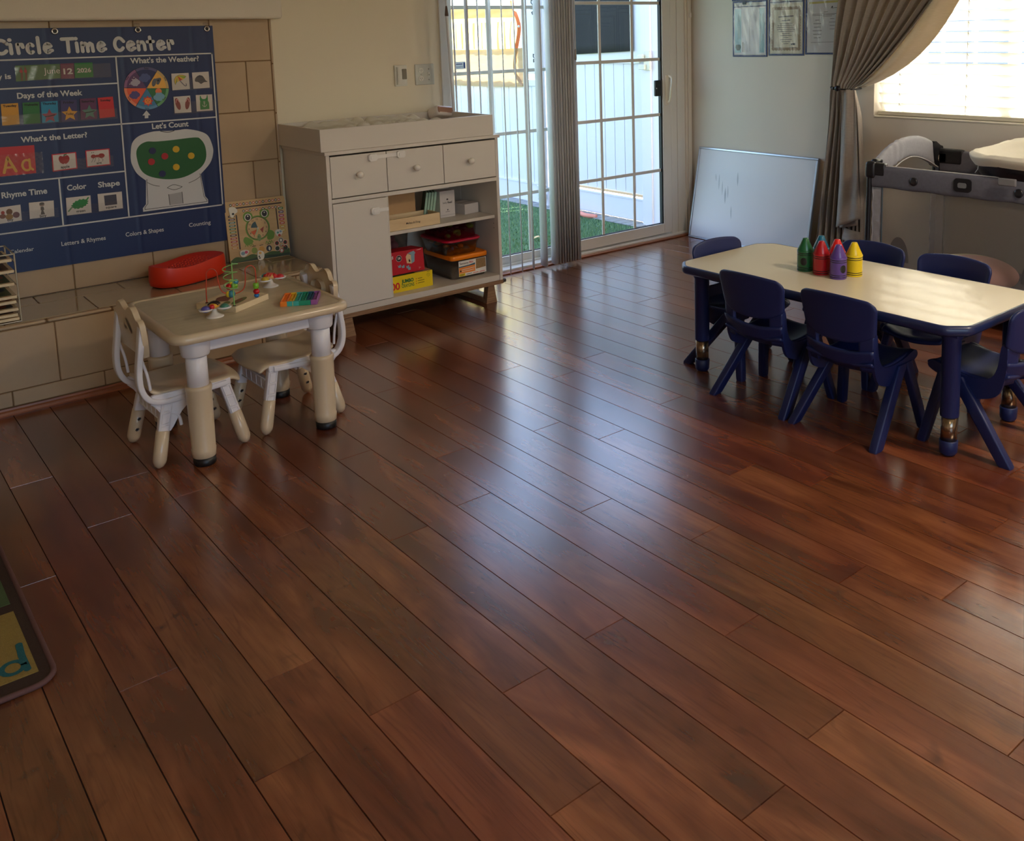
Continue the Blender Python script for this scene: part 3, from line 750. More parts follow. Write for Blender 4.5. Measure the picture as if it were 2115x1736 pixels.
# the title in round-ended strokes
w = MB(prnt)
TW = .0146
def glyph(ch, x0, x1, zb=1.3972, xh=.0365, cap=.0545):
    h = TW/2; a, c = x0+h, x1-h; m = (a+c)/2; hw = (c-a)/2
    S = lambda P_: w.stroke(P_, TW, YPR)
    if ch == 'C': S([(m+.05*hw+hw*.98*cos(radians(t)), zb+cap/2+cap/2*sin(radians(t))) for t in range(42, 325, 14)][0:] ); S([(m+.05*hw+hw*.98*cos(radians(42)), zb+cap/2+cap/2*sin(radians(42))), (c+.001, zb+cap*.72)])
    if ch == 'c': S([(m+hw*.95*cos(radians(t)), zb+xh/2+xh/2*sin(radians(t))) for t in range(40, 325, 15)])
    if ch == 'e': S([(a+.1*hw, zb+xh*.40), (c-.18*hw, zb+xh*.72)]+[(m+.0*hw+hw*.86*cos(radians(t)), zb+xh/2+xh/2*sin(radians(t))) for t in range(32, 330, 14)]+[(c+.001, zb+xh*.22)])
    if ch == 'i': S([(m, zb), (m-.0015, zb+xh)]); w.flat(ell(m-.003, zb+cap+.001, .0084, .0078, 14), YPR)
    if ch == 'l': S([(m, zb), (m-.002, zb+cap*1.16)])
    if ch == 'r': S([(a+.0035, zb), (a+.0005, zb+xh)]); S([(a+.001, zb+xh*.72), (a+hw*.7, zb+xh*.98), (c-hw*.25, zb+xh*.98), (c, zb+xh*.68)])
    if ch == 'T': S([(a, zb+cap), (c, zb+cap*1.02)]); S([(m, zb+cap), (m, zb)])
    if ch == 't': S([(a, zb+xh*.95), (c, zb+xh*.98)]); S([(m-.002, zb+cap*1.02), (m+.002, zb)])
    if ch == 'n': S([(a+.001, zb), (a, zb+xh)]); S([(a, zb+xh*.55), (m-.2*hw, zb+xh*.94), (m+.45*hw, zb+xh*.94), (c-.1*hw, zb+xh*.6), (c, zb)])
    if ch == 'm': S([(a+.001, zb), (a, zb+xh)]); S([(a, zb+xh*.5), (a+hw*.55, zb+xh*.95), (m, zb+xh*.8), (m+.03*hw, zb)]); S([(m, zb+xh*.5), (m+hw*.5, zb+xh*.95), (c-.12*hw, zb+xh*.8), (c, zb)])
for ch, a, c in (('C', -.118, -.0555), ('i', -.0565, -.0415), ('r', -.0335, .002), ('c', .003, .0425), ('l', .0465, .062), ('e', .066, .1095),
                 ('T', .1365, .1965), ('i', .194, .2095), ('m', .214, .271), ('e', .276, .3205),
                 ('C', .345, .3975), ('e', .397, .443), ('n', .4445, .4865), ('t', .4845, .5245), ('e', .5255, .5725), ('r', .5735, .609)):
    glyph(ch, a, c)
for body, x, z, h, wd, bo in (('is', -.083, 1.2932, .0215, .0225, .03), ('y', -.107, 1.2932, .0215, .014, .03), ('Days of the Week', -.047, 1.2088, .0243, .2505, .028), ("What's the Letter?", -.0514, 1.0240, .0232, .2566, .028),
                              ("What's the Weather?", .4113, 1.3378, .0243, .302, .028), ("Let's Count", .4780, 1.0372, .0250, .1628, .028),
                              ('Rhyme Time', -.1452, .7965, .0250, .1712, .028), ('Color', .1036, .7985, .0240, .0775, .028), ('Shape', .2282, .7965, .0245, .0903, .028),
                              ('Calendar', -.1390, .5562, .0165, .0905, .012), ('Letters & Rhymes', .0585, .5583, .0190, .179, .012),
                              ('Colors & Shapes', .3216, .5585, .0195, .166, .012), ('Counting', .6025, .5608, .0190, .1015, .012)):
    w.text(body, x, z, h, YPR-.0002, 0, width=wd, bold=bo)
w.build('lettering', None, chart, org=PO)
# the counting machine
w = MB(prnt, pgreen, pblack, pgrey)
OUT = [(.3756, .9293), (.386, .9791), (.4173, 1.0094), (.4717, 1.0238), (.5084, 1.0251), (.549, 1.0222), (.5898, 1.0225), (.6331, 1.0235), (.6909, 1.0078), (.7254, .9849), (.7414, .9407), (.7436, .9029), (.7251, .8538), (.6766, .8055)]
FOOT = [(.6885, .6979), (.7015, .68), (.7001, .6625), (.4057, .6617), (.4059, .6786), (.4207, .6948), (.4304, .8039)]
HEAD = spline(OUT, 4)+FOOT+spline([(.4304, .8039), (.3951, .8402), (.3774, .8832), (.3745, .91), (.3756, .9293)], 4)[1:-1]
w.flat(HEAD, YPR+.0002, 0)
GR = [(.3997, .9319), (.4159, .9661), (.4485, .9815), (.4871, .9785), (.5538, .9785), (.6629, .9819), (.6904, .9707), (.7083, .9358), (.7093, .885), (.6905, .8468), (.6546, .8214), (.6016, .8009), (.5457, .7968), (.4893, .8061), (.4373, .8277), (.4092, .8643)]
w.flat(spline(GR, 4, True), YPR, 1)
bk = lambda P_, wd=.0022: w.stroke(P_, wd, YPR-.0003, 2, round_ends=False)
bk([(.4346, .8099), (.4290, .697), (.4148, .681), (.4140, .671), (.695, .671), (.6955, .678), (.6830, .699), (.6731, .810)])
bk(spline([(.4356, .7942), (.460, .779), (.4874, .771)], 4)); bk(spline([(.6744, .7951), (.65, .781), (.6182, .7702)], 4))
bk(spline([(.5199, .7592), (.538, .768), (.5558, .7692), (.5876, .7561)], 4)); bk(spline([(.5199, .7592), (.546, .7472), (.57, .749), (.5876, .7561)], 4))
w.flat([(.5237, .7275), (.5843, .7320), (.5847, .6768), (.5253, .6768)], YPR-.0001, 3); bk([(.5235, .7284), (.5253, .6767)], .0026); bk([(.5843, .7326), (.5847, .6767)], .0026)
bk(spline([(.512, 1.0245), (.545, 1.0165), (.575, 1.0215)], 4), .003)
w.build('printed_counting_machine', None, chart, org=PO)
for gx in (-.215, .1208, .456, .7614):
    w = MB(chrome, pblack)
    w.tube([(gx+.0105*cos(2*pi*i/18), 4.6012, 1.486+.0105*sin(2*pi*i/18)) for i in range(18)], .0042, 8, 0, closed=True)
    w.flat(ell(gx, 1.486, .008, .008, 14), 4.6025, 1); w.build('grommet', None, chart, org=PO)
def filmpocket(x0, x1, z0, z1, amp=.0012, name='clear_pocket'):
    w = MB(film)
    w.grid(30, 10, lambda u, v: (x0+(x1-x0)*u, 4.5965-amp*(.5+.5*sin(37*u+9*v)*sin(11*v+5*u)), z0+(z1-z0)*v))
    w.build(name, None, chart, org=PO)
filmpocket(-.046, .326, 1.281, 1.343, .0022); filmpocket(-.145, .022, .886, .978, .003)
filmpocket(-.115, .335, 1.096, 1.142); filmpocket(.578, .765, 1.205, 1.262); filmpocket(.578, .765, 1.096, 1.152)
filmpocket(.05, .30, .885, .935); filmpocket(-.165, .06, .688, .73); filmpocket(.088, .325, .686, .728)
hook_m = glass('clear hook', (0.9, 0.9, 0.9, 1), 0.2)
for j, hx in enumerate((.456, .7614)):
    w = MB(hook_m, chrome); w.box(hx-.011, hx+.013, 4.6118, 4.6155, 1.490, 1.514, 0, bev=.003)
    w.tube(spline([(hx, 4.611, 1.500), (hx, 4.598, 1.497), (hx, 4.596, 1.490), (hx, 4.603, 1.487)], 4), .0016, 6, 1)
    tag(w.build('wall_hook', org=(hx, 4.613, 1.49)), ('clear adhesive hook above the word Time on the blue chart', 'clear adhesive hook at the top right corner of the blue chart')[j], 'hook', 'hooks holding the blue chart')

# ---- cards tucked into the chart
ink = pm('card ink', C(28, 24, 30), 0.6); cardw = pm('card white', C(214, 204, 196), 0.45, var=0.03)
def cm(name, r, g, b, rough=0.45): return pm('card '+name, C(r, g, b), rough, var=0.05, scale=30)
YC = 4.5995
def card(name, label, group, quad, col, draw=None, cat='card'):
    x0 = sum(p[0] for p in quad)/4; z0 = min(p[1] for p in quad)
    w = MB(col); w.prism(quad, YC, YC+.0012, 0)
    if draw: draw(w)
    return tag(w.build(name, org=(x0, YC, z0)), label, cat, group)
YI = YC-.0004
def word(w, t, x, z, h, wd, mat=ink, rot=0.0, bold=.02): w.text(t, x, z, h, YI-.0003, mat, width=wd, rot=rot, bold=bold, align='CENTER')
G = 'calendar cards on the blue chart'
def june(w):
    w.text('June', .062, 1.3075, .026, YI, cardw, width=.062)
    for x in (-.022, -.006): w.stroke([(x, 1.336), (x+.002, 1.315), (x, 1.286)], .007, YI, cm('brown', 120, 66, 44)); w.flat(ell(x, 1.322, .006, .007, 10), YI-.0002, cm('red', 176, 40, 44))
card('date_card', 'green date card reading June on the blue chart', G, [(-.0414, 1.3466), (.1268, 1.3476), (.1248, 1.2866), (-.0448, 1.2800)], cm('moss', 78, 112, 64), june)
card('date_card', 'purple date card with the number 12 on the blue chart', G, [(.129, 1.348), (.1813, 1.3479), (.1778, 1.2818), (.1255, 1.2838)], cm('plum', 116, 42, 74), lambda w: w.text('12', .1555, 1.303, .024, YI, cardw, width=.036, bold=.03, align='CENTER'))
card('date_card', 'green date card reading 2026 on the blue chart', G, [(.1835, 1.3483), (.2556, 1.3484), (.2538, 1.2847), (.1800, 1.2838)], cm('leaf', 18, 118, 46), lambda w: w.text('2026', .219, 1.307, .0185, YI, cardw, width=.056, bold=.03, align='CENTER'))
G = 'day of the week cards on the blue chart'
for day, q, col in (('Tuesday', [(-.1095, 1.1903), (-.0466, 1.1908), (-.0489, 1.1014), (-.1125, 1.1004)], (214, 152, 30)),
                    ('Wednesday', [(-.0301, 1.1906), (.0326, 1.1903), (.029, 1.1001), (-.0345, 1.1003)], (34, 112, 46)),
                    ('Thursday', [(.0385, 1.1899), (.1027, 1.1902), (.0989, 1.1003), (.0354, 1.1004)], (24, 138, 178)),
                    ('Friday', [(.1135, 1.1904), (.1774, 1.1903), (.1735, 1.1008), (.1095, 1.0990)], (62, 50, 104)),
                    ('Saturday', [(.1899, 1.1927), (.2547, 1.1935), (.2515, 1.1015), (.1867, 1.1017)], (96, 38, 84)),
                    ('Sunday', [(.2613, 1.1931), (.3245, 1.1948), (.3260, 1.1050), (.2622, 1.1026)], (206, 28, 36))):
    cxm = (q[0][0]+q[1][0])/2
    card('day_card', day+' card in the days of the week row', G, q, cm(day, *col), lambda w: word(w, day, cxm, 1.1765, .0095, min(.053, .0072*len(day)), bold=.03))
def star(name, label, cx, cz, r, col, t):
    P_ = [(cx+(r if i % 2 == 0 else r*.47)*sin(pi*i/5+.03), cz+(r if i % 2 == 0 else r*.47)*cos(pi*i/5+.03)) for i in range(10)]
    w = MB(col); w.prism(P_, 4.5972, 4.5984, 0)
    if t == 'Today': w.text(t, cx, cz-.004, .0095, 4.5968, ink, width=.031, bold=.03, align='CENTER')
    else: w.stroke([(cx-r*.55, cz-.001), (cx, cz), (cx+r*.6, cz+.004)], .004, 4.5969, ink)
    tag(w.build(name, org=(cx, 4.598, cz-r)), label, 'star', 'star markers on the day cards')
star('star_marker', 'muted red star on the Thursday card', .0665, 1.127, .031, cm('muted red', 158, 58, 78), '')
star('star_marker', 'yellow star reading Today on the Friday card', .1445, 1.131, .033, cm('star yellow', 226, 160, 40), 'Today')
star('star_marker', 'grey green star on the Saturday card', .2235, 1.133, .032, cm('sage', 84, 124, 112), '')
# weather wheel
WX, WZ, WR = .4693, 1.2238, .0965
wh = thing('weather_wheel', 'round six-coloured weather wheel on the blue chart', 'wheel', (WX, YC, WZ))
w = MB(pblack)
for i, (c0, c1) in enumerate((((236, 176, 76), (206, 170, 110)), ((28, 40, 92), (88, 84, 128)), ((92, 58, 104), (148, 98, 140)), ((230, 92, 56), (236, 138, 100)), ((62, 128, 168), (96, 146, 186)), ((44, 112, 62), (108, 168, 116)))):
    a0 = -4+60*i
    inner = [(0, 0)]+arc(0, 0, WR*.875, a0+.8, a0+59.2, 10); outer = arc(0, 0, WR*.995, a0+.5, a0+59.5, 10)+arc(0, 0, WR*.875, a0+59.2, a0+.8, 10)
    w.flat(inner, -.0022, cm('wheel%d' % i, *c0)); w.flat(outer, -.0022, cm('rim%d' % i, *c1))
w.prism(ell(0, 0, WR, WR, 48), -.002, 0, 0)
def cloud(cx, cz, s, col, d=-.0026, r=0.0):
    for a, b_, q in ((0, 0, .62), (-.6, -.1, .45), (.55, .05, .5), (-.2, .4, .42), (.3, .42, .4), (.15, -.4, .42), (-.3, -.38, .4)):
        w.flat(ell(cx+s*(a*cos(r)-b_*sin(r)), cz+s*(a*sin(r)+b_*cos(r)), s*q, s*q, 14), d-.00002*abs(a+b_), col)
pale = cm('cloud', 176, 168, 186); bluec = cm('blue cloud', 74, 88, 140); sky_c = cm('sky cloud', 120, 170, 196)
cloud(-.004, .047, .024, bluec); cloud(-.046, .028, .020, pale); cloud(-.054, -.028, .022, cm('violet cloud', 84, 72, 130)); cloud(.050, -.042, .024, sky_c)
w.flat(ell(.050, -.017, .014, .014, 16), -.0024, cm('sun', 240, 128, 80))
rays = [((.024 if i % 2 == 0 else .0165)*cos(pi*i/8), (.024 if i % 2 == 0 else .0165)*sin(pi*i/8)-.058) for i in range(16)]
w.flat(rays, -.0025, cm('sun red', 214, 58, 48)); w.flat(ell(0, -.058, .0145, .0145, 16), -.0027, cm('sun face', 242, 142, 60))
w.flat(ell(.034, .024, .009, .019, 14, -.3), -.0026, cm('storm grey', 92, 96, 104)); w.stroke([(.038, .034), (.06, .038), (.05, .02)], .013, -.0027, cm('storm grey', 92, 96, 104))
for px_, pz_ in ((-.07, .022), (-.058, .043), (-.05, .052), (-.052, .040), (-.043, .046)): w.flat(ell(px_, pz_, .0022, .0022, 8), -.0026, cardw)
for t, a in (('Rainy', 86), ('Snowy', 146), ('Foggy', 207), ('Sunny', 266), ('Cloudy', 326), ('Windy', 26)):
    r_ = WR*.935
    w.text(t, r_*cos(radians(a)), r_*sin(radians(a))-.003 if a < 180 or a > 240 else r_*sin(radians(a))-.003, .007, -.0027, ink, width=.019, align='CENTER', bold=.02, rot=radians(a-90) if a < 180 else radians(a-270))
for x in (-.006, .006): w.flat(ell(x, -.055, .0017, .0017, 8), -.0030, ink)
w.stroke([(-.003, -.062), (0, -.063), (.003, -.062)], .0012, -.0030, ink)
w.build('disc', None, wh)
w = MB(chrome); w.sphere((0, -.003, 0), .0042); w.build('pin', None, wh)
G = 'clothing picture cards beside the weather wheel'
def umbrella(w):
    cx, cz = .6195, 1.2515
    cols = [cm('um green', 60, 140, 70), cm('um yellow', 226, 190, 60), cm('um red', 206, 70, 40), cm('um gold', 226, 180, 60), cm('um lime', 128, 176, 66)]
    tip = (cx-.010, cz+.022)
    rim = [(cx-.0225, cz-.019), (cx-.0155, cz-.0075), (cx-.003, cz-.002), (cx+.010, cz+.002), (cx+.021, cz+.0085), (cx+.0285, cz+.017)]
    top = [(cx-.0265, cz-.006), (cx-.026, cz+.006), (cx-.018, cz+.018), (cx-.004, cz+.025), (cx+.012, cz+.0245), (cx+.024, cz+.0195)]
    w.flat([rim[0]]+top+[rim[5], rim[4], rim[3], rim[2], rim[1]], YI+.0001, cols[1])
    for i in range(5): w.flat([rim[i], rim[i+1], tip], YI-.0001, cols[i])
    w.stroke(spline([(cx-.002, cz+.0), (cx+.013, cz-.019), (cx+.021, cz-.0265), (cx+.0265, cz-.024), (cx+.0255, cz-.017)], 4), .0042, YI, cm('handle grey', 110, 104, 116))
    w.stroke([rim[0]]+top+[rim[5]], .0012, YI-.0003, ink, round_ends=False)
def cap(w):
    cx, cz = .713, 1.2475; k = cm('cap', 66, 66, 74)
    w.flat(spline([(cx-.026, cz-.004), (cx-.024, cz+.010), (cx-.010, cz+.022), (cx+.008, cz+.021), (cx+.019, cz+.006), (cx+.022, cz-.001), (cx+.031, cz-.008), (cx+.014, cz-.010), (cx+.0, cz-.017), (cx-.012, cz-.008)], 4, True), YI, k)
    w.stroke(spline([(cx-.014, cz-.004), (cx+.004, cz+.0), (cx+.022, cz-.001)], 4), .0012, YI-.0003, ink); w.flat(ell(cx-.003, cz+.0225, .0025, .002, 8), YI-.0003, ink)
def flops(w):
    k = cm('flop', 136, 44, 42)
    for s, cx in ((1, .603), (-1, .641)):
        w.flat(ell(cx-.003*s, 1.1435, .0105, .0285, 20, .22*s), YI, k)
        w.stroke(spline([(cx-.011*s, 1.150), (cx-.006*s, 1.166), (cx+.004*s, 1.152)], 4), .0022, YI-.0003, cm('strap pink', 226, 176, 170))
def tank(w):
    cx = .7215; k = cm('tank green', 44, 132, 64)
    w.flat([(cx-.0215, 1.110), (cx-.021, 1.137), (cx-.019, 1.150), (cx-.0205, 1.158), (cx-.0185, 1.1745), (cx-.0145, 1.1745), (cx-.013, 1.165), (cx-.007, 1.159), (cx+.005, 1.159), (cx+.0115, 1.166), (cx+.0135, 1.176), (cx+.017, 1.176), (cx+.0175, 1.158), (cx+.0165, 1.152), (cx+.021, 1.140), (cx+.021, 1.111)], YI, k)
    for P_ in ([(cx-.001, 1.143), (cx-.001, 1.124)], spline([(cx-.010, 1.132), (cx-.006, 1.125), (cx-.001, 1.1225), (cx+.005, 1.125), (cx+.009, 1.132)], 3), [(cx-.004, 1.1395), (cx+.003, 1.1395)]): w.stroke(P_, .002, YI-.0003, cardw)
    w.stroke([(cx-.001+.003*cos(2*pi*i/10), 1.146+.003*sin(2*pi*i/10)) for i in range(11)], .0013, YI-.0003, cardw)
card('clothing_card', 'white card with a rainbow umbrella', G, [(.5828, 1.2844), (.6609, 1.2843), (.6606, 1.2094), (.5819, 1.208)], cardw, umbrella)
card('clothing_card', 'white card with a dark baseball cap', G, [(.6758, 1.2848), (.7527, 1.2865), (.7523, 1.2108), (.6762, 1.2096)], cardw, cap)
card('clothing_card', 'white card with red flip flops', G, [(.5837, 1.1776), (.6589, 1.1789), (.6583, 1.1011), (.5829, 1.1019)], cardw, flops)
card('clothing_card', 'white card with a green anchor tank top', G, [(.6843, 1.1797), (.7602, 1.1787), (.7580, 1.1024), (.6828, 1.1029)], cardw, tank)
G = 'letter, rhyme, color and shape cards on the blue chart'
def aa(w):
    g = cm('gold letter', 226, 166, 66)
    w.stroke([(-.126, .903), (-.108, .966), (-.082, .905)], .011, YI, g); w.stroke([(-.119, .923), (-.090, .924)], .009, YI-.0002, g)
    w.stroke([(-.040+.0165*cos(radians(t)), .926+.022*sin(radians(t))) for t in range(50, 330, 20)], .009, YI, g); w.stroke([(-.0285, .950), (-.0285, .915), (-.019, .905)], .009, YI-.0002, g)
card('letter_card', 'red letter card with a gold A and a', G, [(-.178, 1.0116), (-.004, 1.0085), (-.0081, .8886), (-.186, .8884)], cm('letter red', 198, 42, 50), aa)
def framed(w, q, col):
    for i in range(4): w.stroke([q[i], q[(i+1) % 4]], .0042, YI, col)
redf = cm('frame red', 200, 36, 56)
def apple(w):
    q = [(.0595, .9605), (.152, .9618), (.1508, .8928), (.0575, .889)]; framed(w, q, redf); k = cm('apple', 158, 24, 22)
    w.flat(spline([(.103, .949), (.118, .953), (.1255, .940), (.121, .925), (.110, .916), (.104, .918), (.098, .916), (.087, .925), (.083, .940), (.089, .952)], 4, True), YI, k)
    w.stroke([(.104, .948), (.106, .957)], .003, YI-.0003, ink); w.stroke([(.107, .955), (.114, .957)], .005, YI-.0003, cm('stalk green', 70, 110, 50)); word(w, 'apple', .105, .8985, .0115, .0345)
def ant(w):
    q = [(.1927, .964), (.2874, .9642), (.2858, .8945), (.1915, .8935)]; framed(w, q, redf); k = cm('ant red', 150, 34, 26)
    for cx, a, b_ in ((.221, .0105, .0085), (.236, .008, .006), (.2535, .0135, .0105)): w.flat(ell(cx, .937, a, b_, 16), YI-.0001*a*10, k)
    for x, x2 in ((.222, .215), (.230, .226), (.241, .243), (.250, .259)): w.stroke([(x, .931), (x2, .918), (x2-.004, .912)], .0014, YI-.0003, ink)
    for x in (.216, .223): w.flat(ell(x, .954, .002, .0018, 8), YI-.0003, ink)
    word(w, 'ant', .2415, .9015, .0105, .022)
def toy(w):
    k = cm('bear brown', 112, 76, 42)
    for cx, cz, a, b_, m_ in ((-.124, .736, .012, .013, k), (-.126, .715, .014, .013, cm('bear belly', 150, 110, 50)), (-.100, .720, .013, .013, cm('ball', 108, 70, 78)), (-.150, .720, .012, .010, cm('brown toy', 126, 74, 50)), (-.148, .735, .007, .008, cm('red toy', 160, 60, 50))):
        w.flat(ell(cx, cz, a, b_, 14), YI-.001*a, m_)
    word(w, 'toy', -.124, .6965, .0115, .0235)
def boy(w):
    k = cm('figure grey', 92, 84, 80)
    w.flat(ell(.0, .7505, .0098, .0085, 14), YI, cm('face grey', 150, 128, 116)); w.flat(ell(.0, .7545, .0098, .006, 12), YI-.0002, k)
    w.flat([(-.006, .741), (.005, .741), (.007, .728), (.003, .725), (.008, .707), (-.009, .707), (-.004, .725), (-.007, .728)], YI-.0001, k); word(w, 'boy', .0, .6965, .0115, .0255)
def green(w):
    k = cm('paint green', 30, 126, 58); P_ = []
    for i in range(44):
        t = 2*pi*i/44; r_ = 1+.13*sin(9*t)*(1 if i % 2 else -.6); P_.append((.1475+.033*cos(t)*r_, .7335+.019*sin(t)*r_+.006*cos(t)))
    w.flat(P_, YI, k); w.stroke([(.174, .745), (.183, .757)], .006, YI-.0001, k); w.stroke([(.116, .724), (.100, .707)], .006, YI-.0001, cm('brush', 108, 140, 104)); word(w, 'green', .1475, .697, .0115, .037)
def square(w):
    w.flat([(.2475, .7575), (.2985, .7575), (.2985, .712), (.2475, .712)], YI, cm('slate', 60, 60, 78)); word(w, 'square', .2725, .6985, .0105, .0445)
card('word_card', 'red framed card with an apple', G, [(.058, .962), (.1535, .9634), (.1523, .8911), (.0558, .8877)], cardw, apple)
card('word_card', 'red framed card with an ant', G, [(.1912, .9654), (.2889, .9656), (.2873, .8929), (.1900, .892)], cardw, ant)
card('word_card', 'white card with toys beside the boy card', G, [(-.174, .7585), (-.0802, .7611), (-.0815, .6935), (-.178, .6895)], cardw, toy)
card('word_card', 'white card with a small boy figure', G, [(-.0485, .7647), (.0465, .7625), (.0430, .6933), (-.0512, .6948)], cardw, boy)
card('word_card', 'white card with a green paint stroke', G, [(.0949, .7668), (.193, .766), (.1908, .6887), (.0918, .6893)], cardw, green)
card('word_card', 'white card with a dark square', G, [(.2223, .7678), (.3227, .7667), (.3208, .6907), (.2208, .6897)], cardw, square)
G = 'counting dots on the green field of the chart'
for nm, x, z, col in (('dark blue counting dot at the upper left of the green field', .4701, .9373, (20, 26, 78)), ('red counting dot nearest the middle of the green field', .5216, .9073, (176, 22, 34)),
                      ('red counting dot at the left of the green field', .4609, .8876, (176, 22, 34)), ('yellow counting dot at the top of the green field', .5743, .9347, (216, 172, 26)),
                      ('yellow counting dot at the right of the green field', .6399, .8974, (216, 172, 26)), ('yellow counting dot low in the green field', .5679, .8516, (216, 172, 26)),
                      ('dark blue counting dot at the bottom of the green field', .5039, .8271, (20, 26, 78))):
    w = MB(cm('dot%d%d' % col[:2], *col)); w.prism(ell(x, z, .0152, .0152, 24), 4.5985, 4.6008, 0)
    tag(w.build('counting_dot', org=(x, 4.5997, z)), nm, 'dot', G)
# ================================================================== CREAM ACTIVITY TABLE, ITS CHAIRS AND TOYS
beige = pm('beige plastic', C(206, 186, 156), 0.28, var=0.03, coat=0.15)
wplast = pm('white plastic', C(226, 222, 226), 0.32, var=0.02)
blackf = pm('black rubber', C(16, 15, 18), 0.45)
tabw = wood('pale table wood print', C(186, 172, 142), C(206, 192, 162), 0.32, 'X', 16, 9, bump=0.0)
kt = thing('activity_table', 'small cream and white activity table with toys on top', 'table', (.385, 3.423, 0))
TA, TB, TH = .315, .300, .480
w = MB(beige)
def ring(off, z, r): return [(x, y, z) for x, y in rrect(-TA+off, TA-off, -TB+off, TB-off, r, 6)]
secs = [(.012, TH-.034, .045), (.003, TH-.030, .052), (.0, TH-.018, .055), (.004, TH-.006, .052), (.014, TH, .044), (.024, TH-.001, .036), (.028, TH-.004, .034)]
vs = []; n = len(ring(0, 0, .05))
for s_ in secs: vs += ring(*s_)
w.add(vs, [(i*n+j, i*n+(j+1) % n, (i+1)*n+(j+1) % n, (i+1)*n+j) for i in range(len(secs)-1) for j in range(n)], 0, True)
w.add(ring(*secs[0]), [tuple(range(n))[::-1]], 0)
w.build('rim', None, kt)
w = MB(tabw); w.add(ring(.028, TH-.0035, .034), [tuple(range(n))]); w.build('tabletop', None, kt)
w = MB(wplast); A1, B1 = .222, .212
for s in (1, -1):
    w.box(-A1, A1, s*B1-.012, s*B1+.012, .392, TH-.034, bev=.004); w.box(s*A1-.012, s*A1+.012, -B1, B1, .392, TH-.034, bev=.004)
for sx in (1, -1):
    for sy in (1, -1): w.lathe([(.043, .385), (.046, .39), (.05, .43), (.052, TH-.034)], 24, 0, Matrix.Translation((sx*A1, sy*B1, 0)))
w.build('apron', None, kt)
for sx in (1, -1):
    for sy in (1, -1):
        T = Matrix.Translation((sx*A1, sy*B1, 0))
        w = MB(wplast); w.lathe([(.0345, .262), (.0345, .40)], 28, 0, T); lg = w.build('leg', None, kt)
        w = MB(beige); w.lathe([(.0365, .028), (.0385, .030), (.0405, .055), (.039, .058), (.042, .262), (.0435, .268), (.0435, .276), (.041, .280), (.0345, .281)], 28, 0, T); w.build('sleeve', None, lg)
        w = MB(blackf); w.lathe([(.034, .0), (.037, .004), (.0375, .0285), (.03, .029)], 28, 0, T); w.build('foot_cap', None, lg)

